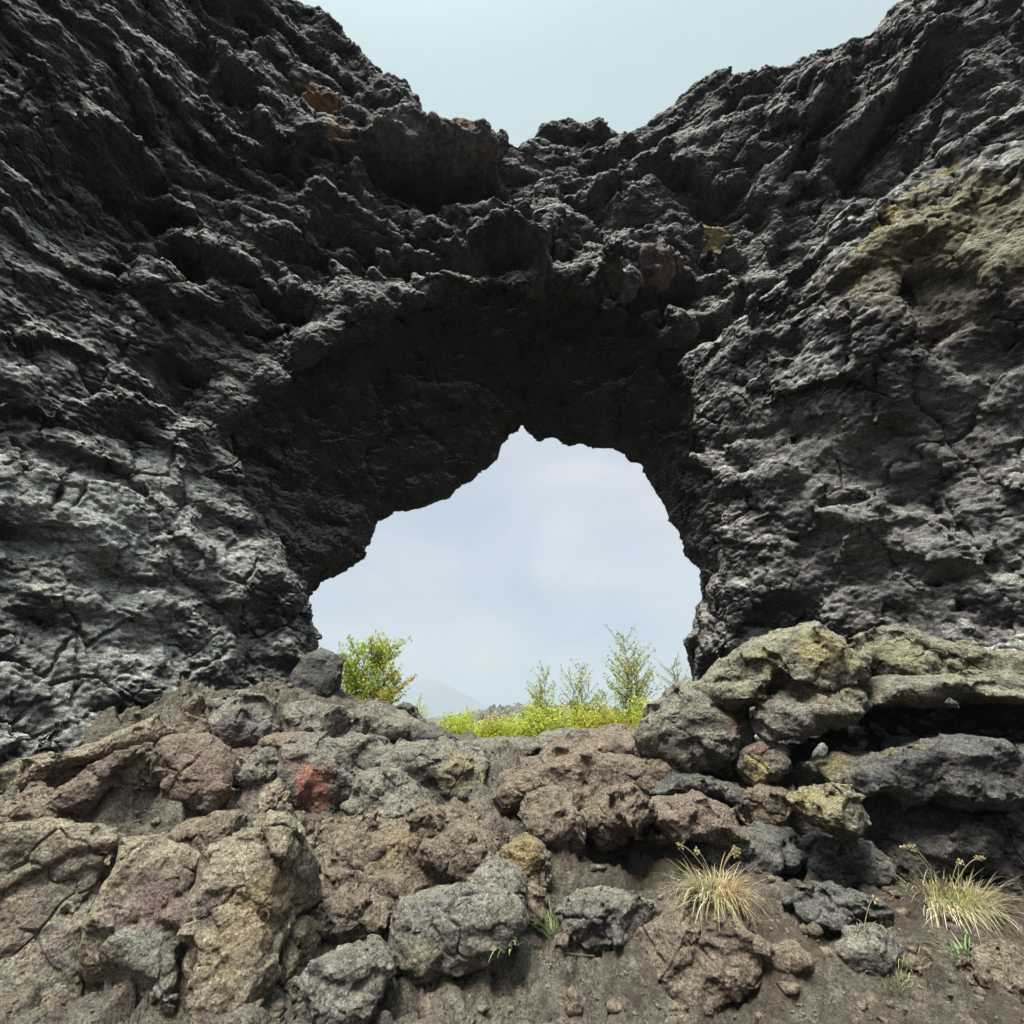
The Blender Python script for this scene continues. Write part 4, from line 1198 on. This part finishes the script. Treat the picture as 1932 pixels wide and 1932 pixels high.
def shrub(label, base, height, width, stems, cols, leaf=.06, dens=1.0, name='shrub', cat='shrub', group='young willows beyond the sill', lean=0.0, twigs=9, bare=.15, yel=None, fan=False):
    root = tag(empty(name, base), label, cat, group)
    st, fo = Bag(), Bag()
    for s in range(stems):
        ang = PR.uniform(0, 2 * math.pi)
        rad = width * .5 * PR.uniform(.25, 1)
        tip = np.array([base[0] + math.cos(ang) * rad + lean, base[1] + math.sin(ang) * rad * .7, base[2] + height * (1 if s == 0 else PR.uniform(.6, .97)) * (1 - .25 * (rad / max(width, .01)))])
        if fan:
            ang = math.pi * (s + .5) / stems
            tip = np.array([base[0] + math.cos(ang) * width * .55, base[1] + PR.uniform(-.3, .3), base[2] + height * (.45 + .5 * math.sin(ang)) * PR.uniform(.8, 1.08)])
        elif s == 0: tip[0] = base[0] + lean
        b0 = np.array(base) + np.array([PR.uniform(-.05, .05), PR.uniform(-.05, .05), -0.1])
        K = 8
        t = np.linspace(0, 1, K)
        path = b0 + (tip - b0) * t[:, None]
        path[:, :2] = b0[:2] + (tip - b0)[:2] * (t ** 1.3)[:, None]
        path[1:-1] += rng.normal(size=(K - 2, 3)) * .02 * height
        r0 = .011 * height * PR.uniform(.6, 1) / (1 if stems < 4 else 1.4)
        st.add(*tube(path, r0 * (1 - .85 * t) + .003))
        for w in range(twigs):
            u = PR.uniform(bare, .97)
            p = np.array([np.interp(u, t, path[:, k]) for k in range(3)])
            l = height * PR.uniform(.14, .32) * (.45 + .75 * math.sin(math.pi * min(u * .95, 1)))
            a = PR.uniform(0, 2 * math.pi)
            d = np.array([math.cos(a) * .8, math.sin(a) * .8, PR.uniform(.5, 1.2)])
            d /= np.linalg.norm(d)
            tw = np.array([p, p + d * l * .5 + rng.normal(size=3) * .02, p + d * l + np.array([0, 0, .04 * l])])
            st.add(*tube(tw, [r0 * .35 + .002, r0 * .25 + .0015, .0015], 4))
            nl = max(3, int(dens * l / .035))
            tt = np.linspace(.15, 1, nl)
            pp = np.stack([np.interp(tt, [0, .5, 1], tw[:, k]) for k in range(3)], 1)
            cc = cols
            if yel is not None and p[0] > base[0] + .1 * width and PR.random() < .35: cc = yel
            leaves(fo, pp, leaf, cc, 2, .03)
        tt = np.linspace(.55, 1, 10)
        leaves(fo, np.stack([np.interp(tt, t, path[:, k]) for k in range(3)], 1), leaf, cols, 1, .02)
    st.build('stems', M_BARK, root, base)
    fo.build('foliage', M_LEAF, root, base)
    return root


G1 = [(0.38, 0.46, 0.06), (0.46, 0.50, 0.07), (0.30, 0.40, 0.06), (0.48, 0.48, 0.09)]
G2 = [(0.48, 0.54, 0.06), (0.55, 0.56, 0.08), (0.40, 0.50, 0.06), (0.58, 0.54, 0.09)]
YE = [(0.60, 0.42, 0.06), (0.56, 0.48, 0.07), (0.50, 0.33, 0.07)]
DK = [(0.24, 0.30, 0.06), (0.34, 0.38, 0.07), (0.44, 0.42, 0.08)]
GZB = 1.0


def sh(px, ptop, Y, wpx, stems, label, cols, **kw):
    Y = Y * 1.75
    kw['leaf'] = kw.get('leaf', .06) * 1.45
    kw['dens'] = kw.get('dens', 1.) * .62
    b = P(px, 1380, Y)
    b[2] = GZB
    t = P(px, ptop, Y)
    shrub(label, tuple(b), (t[2] - GZB) * 1.13, wpx / FPX * Y / CP * .95, stems, cols, **kw)


sh(684, 1203, 11.5, 118, 11, 'leafy green and amber willow beside the dark boulder at the left pier', G1, yel=YE, fan=True, twigs=17, dens=1.1, leaf=.085)
sh(1030, 1262, 13, 60, 4, 'thin sapling, leftmost of the tall ones beyond the sill', DK, twigs=15, dens=.75, leaf=.065)
sh(1095, 1258, 13.5, 80, 5, 'thin bare topped sapling, middle of the tall ones beyond the sill', DK, twigs=14, dens=.75, leaf=.06)
sh(1190, 1203, 12.5, 85, 5, 'tallest sapling with amber leaves, left of the right pile', DK, yel=YE, twigs=22, dens=.75, leaf=.065)
sh(1290, 1240, 12.5, 40, 3, 'sparse sapling half hidden by the right pier', DK, twigs=14, dens=.85, leaf=.06)
sh(1140, 1300, 13.5, 50, 3, 'short thin sapling between the middle and the tallest one', DK, twigs=14, dens=.85, leaf=.06)
sh(787, 1318, 15, 36, 5, 'little yellow green bush right of the small black stone', G2, group='low bushes beyond the sill', name='bush', cat='bush', twigs=9)
sh(880, 1335, 21, 60, 6, 'hazy green bush in front of the grey hill', G2, group='low bushes beyond the sill', name='bush', cat='bush', twigs=9)


def mound(label, px, ptop, Y, wpx, cols, n=1150, leaf=.10):
    Y = Y * 1.75
    """a dense low bush: leaf clumps spread through a lumpy crown over short stems"""
    b = P(px, 1385, Y); b[2] = GZB
    top = (P(px, ptop, Y)[2] - GZB) * 1.12
    w = wpx / FPX * Y / CP * .5
    root = tag(empty('bush', tuple(b)), label, 'bush', 'low bushes beyond the sill')
    st, fo = Bag(), Bag()
    for k in range(26):
        a, rr = PR.uniform(0, 6.28), PR.uniform(0, 1) ** .5
        tip = np.array([b[0] + math.cos(a) * rr * w, b[1] + math.sin(a) * rr * w * .7, GZB + top * PR.uniform(.65, 1.0) * (1 - .45 * rr * rr)])
        mid = b + (tip - b) * .5 + rng.normal(size=3) * .05
        st.add(*tube([b + (0, 0, -.1), mid, tip], [.02, .013, .005], 4))
        tt = np.linspace(.3, 1.02, n // 26)
        pp = np.stack([np.interp(tt, [0, .5, 1], [b[j], mid[j], tip[j]]) for j in range(3)], 1)
        cc = [cols[PR.randrange(len(cols))], cols[PR.randrange(len(cols))]]
        leaves(fo, pp, leaf, cc, 2, .2)
    st.build('stems', M_BARK, root, tuple(b))
    fo.build('foliage', M_LEAF, root, tuple(b))


mound('bright yellow green bush at the lowest point of the sill', 865, 1352, 12, 70, G2)
mound('small amber bush right of the lowest point of the sill', 930, 1362, 12.5, 50, YE + G2)
mound('low green bush at the foot of the grey outcrop', 975, 1356, 13, 90, G2)
mound('broad bright green bush under the leftmost tall sapling', 1030, 1318, 12.6, 100, G2)
mound('broad yellow green bush under the middle tall sapling', 1095, 1326, 12.8, 90, G2 + YE[:1])
mound('amber green bush left of the tallest sapling', 1150, 1334, 13, 70, G2 + YE)
mound('yellow bush at the foot of the tallest sapling', 1218, 1318, 11.5, 50, YE[1:2] + G2)
mound('orange tinted undergrowth below the leafy willow on the left', 700, 1310, 11.2, 80, YE + G1)
mound('pale green bush far behind, left of the grey outcrop', 855, 1348, 24, 60, G2)
mound('green bush behind the amber green bush', 1185, 1335, 14.5, 80, G2)


def grass(label, px, py, Y, wid, hgt, n, cols, droop=1.0, lean=0.0, name='grass_tuft', cat='grass', seeds=2, group='grass tufts on the rubble slope', blade=.0030):
    """tuft of arching blades on a root ball that sits on the ground where the pixel points"""
    c = P(px, py, Y)
    h = ground_bvh.ray_cast(Vector((c[0], c[1], 8)), Vector((0, 0, -1)))
    d = Vector(ray(px, py)).normalized()
    dg = bpy.context.evaluated_depsgraph_get()
    r = SC.ray_cast(dg, Vector(CAM), d)
    c = np.array(r[1]) if r[0] else c
    root = tag(empty(name, tuple(c)), label, cat, group)
    sc = np.linalg.norm(c - CAM) / FPX
    W_, H_ = wid * sc, hgt * sc
    bl, sd = Bag(), Bag()
    for k in range(n):
        a = PR.uniform(0, 6.28)
        rr = PR.random() ** .5
        b = c + np.array([math.cos(a) * W_ * .36 * rr, math.sin(a) * W_ * .2 * rr, -.02 - .25 * H_ * max(0, -math.sin(a)) * rr])
        L = H_ * PR.uniform(.3, 1.0) * (1 if PR.random() < .9 else 1.35)
        out = np.array([math.cos(a) * .75 * rr + lean + PR.gauss(0, .38), math.sin(a) * .6 * rr - .2 + PR.gauss(0, .3), 0])
        t = np.linspace(0, 1, 6)
        dr = droop * PR.uniform(.1, 1.0)
        path = b + np.outer(t, out * L * .9) + np.outer(t, [0, 0, L * .9]) - np.outer(t ** PR.uniform(1.6, 2.6), [0, 0, L * dr])
        wd = blade * PR.uniform(.6, 1.2)
        side = np.cross(out + 1e-3, [0, 0, 1.0]); side /= np.linalg.norm(side)
        ww = (wd * (1 - t) ** .6 + .0006)[:, None]
        v = np.stack([path - side * ww, path + side * ww], 1).reshape(-1, 3)
        q = [(2 * i, 2 * i + 1, 2 * i + 3, 2 * i + 2) for i in range(5)]
        cc = cols(a, rr) if callable(cols) else cols[PR.randrange(len(cols))]
        bl.add(v, q, np.array(cc) * PR.uniform(.75, 1.2))
    bl.build('blades', M_BLADE, root, tuple(c))
    for k in range(seeds):
        a = PR.uniform(2.2, 4.0) if k % 2 else PR.uniform(-.8, .8)
        L = H_ * PR.uniform(1.2, 1.8)
        out = np.array([math.cos(a), -.2, 0]) * PR.uniform(.4, .8)
        t = np.linspace(0, 1, 9)
        path = c + np.outer(t, out * L) + np.outer(t, [0, 0, L]) - np.outer(t ** 3, [0, 0, L * .35])
        sd.add(*tube(path, [.0028] * 9, 4), (.42, .36, .2))
        for i in range(9):
            p = path[-1] + (path[-2] - path[-1]) * i * .12
            leaves(sd, [p], .02, [(.45, .36, .2)], 3, .006)
    if seeds: sd.build('seed_stalks', M_BLADE, root, tuple(c))
    return root


STRAW = [(.60, .52, .32), (.66, .58, .40), (.50, .42, .24)]
GGRN = [(.32, .34, .09), (.40, .40, .13), (.46, .44, .18)]
bpy.context.view_layer.update()
grass('straw and orange grass tuft drooping over the slab edge right of centre', 1352, 1676, 4.9, 92, 55, 600,
      lambda a, r: (random.choice([(.55, .36, .18), (.58, .42, .22), (.56, .46, .28)]) if math.cos(a) > .1 else random.choice(STRAW + GGRN[1:])), droop=1.5, seeds=5)
grass('big yellow green grass tuft under the ledge at the right edge', 1792, 1695, 4.9, 135, 52, 1400,
      lambda a, r: (random.choice(GGRN + STRAW[:1]) if r < .55 else random.choice(STRAW)), droop=1.5, seeds=6)
grass('small pale green grass clump right of the blocky boulder', 1048, 1752, 4.7, 40, 55, 90, [(.34, .38, .16), (.42, .42, .22), (.28, .33, .12)], droop=.5, seeds=1)
grass('tiny starry green weed at the corner of the blocky boulder', 962, 1778, 4.6, 40, 34, 16, [(.30, .38, .16), (.36, .42, .2)], droop=1.2, seeds=0, name='weed', cat='weed', group='small weeds on the soil', blade=.007)
grass('tiny pale weed on top of the grey stone in the soil', 1630, 1752, 4.5, 40, 30, 22, [(.38, .40, .22), (.48, .46, .3)], droop=.9, seeds=1, name='weed', cat='weed', group='small weeds on the soil')
grass('small straw weed in the soil between grey stone and corner stone', 1715, 1812, 4.4, 44, 36, 40, STRAW + GGRN, droop=.9, seeds=0, name='weed', cat='weed', group='small weeds on the soil')
grass('small green weed on the corner stone at the right edge', 1825, 1800, 4.4, 60, 40, 50, [(.24, .36, .12), (.32, .42, .18)], droop=.9, seeds=0, name='weed', cat='weed', group='small weeds on the soil', blade=.006)
grass('pale green weed at the bottom edge of the soil', 1683, 1850, 4.3, 50, 36, 50, [(.34, .36, .16), (.42, .42, .22)], droop=.7, seeds=0, name='weed', cat='weed', group='small weeds on the soil')

# a fallen twig on the soil
dg = bpy.context.evaluated_depsgraph_get()
tw = []
for x, y in [(1052, 1798), (1068, 1803), (1090, 1806), (1110, 1807), (1122, 1808)]:
    r = SC.ray_cast(dg, Vector(CAM), Vector(ray(x, y)).normalized())
    tw.append(np.array(r[1]) + (0, 0, .012))
v_, q_ = tube(tw, [.006, .008, .009, .008, .005], 6)
tag(make_mesh('twig', v_, q_, M_BARK), 'thin dark twig lying on the soil at bottom centre', 'twig')

# loose grit on the slope, too much to count
grit = Bag()
cs4, cq4 = cube_sphere(2)
for k in range(16000):
    x, y = PR.uniform(-5, 5), PR.uniform(3.4, 7.6)
    h = SC.ray_cast(dg, Vector((x, y, 3.0)), Vector((0, 0, -1)))
    if not h[0] or h[2].z < .6 or h[4].name != 'ground': continue
    s = PR.choice([.004, .005, .006, .007, .009, .012, .018] * 4 + [.028, .036, .05])
    v = cs4 * s * np.array([PR.uniform(.8, 1.4), PR.uniform(.8, 1.4), PR.uniform(.5, .9)]) * (1 + .25 * rng.normal(size=(len(cs4), 1)))
    grit.add(v + np.array(h[1]), cq4, (.2, .18, .15))
o = grit.build('gravel', M_BROWN, None, (0, 5, 0))
_z = np.zeros(len(o.data.vertices) * 4, F32)
o.data.color_attributes['stain'].data.foreach_set('color', _z)
tag(o, 'scattered grit and small stones on the slope', 'gravel', kind='stuff')

# ------------------------------------------------------------------ the air
bpy.ops.mesh.primitive_cube_add(size=1)
hz = bpy.context.object
hz.name = 'haze'
hz.scale = (8100, 8100, 255)
hz.location = (0, 0, 255 / 2 - 3)
hm = bpy.data.materials.new('haze')
hm.use_nodes = True
hm.node_tree.nodes.clear()
gh_ = NG(hm.node_tree)
pv = gh_.n('ShaderNodeVolumePrincipled', {'Color': (0.46, 0.50, 0.565, 1), 'Density': 0.00046, 'Anisotropy': 0.0})
gh_.n('ShaderNodeOutputMaterial', {'Volume': pv.outputs[0]})
hz.data.materials.append(hm)
tag(hz, 'thin pale haze in the air', 'haze', kind='stuff')
print('done', time.time() - T0)
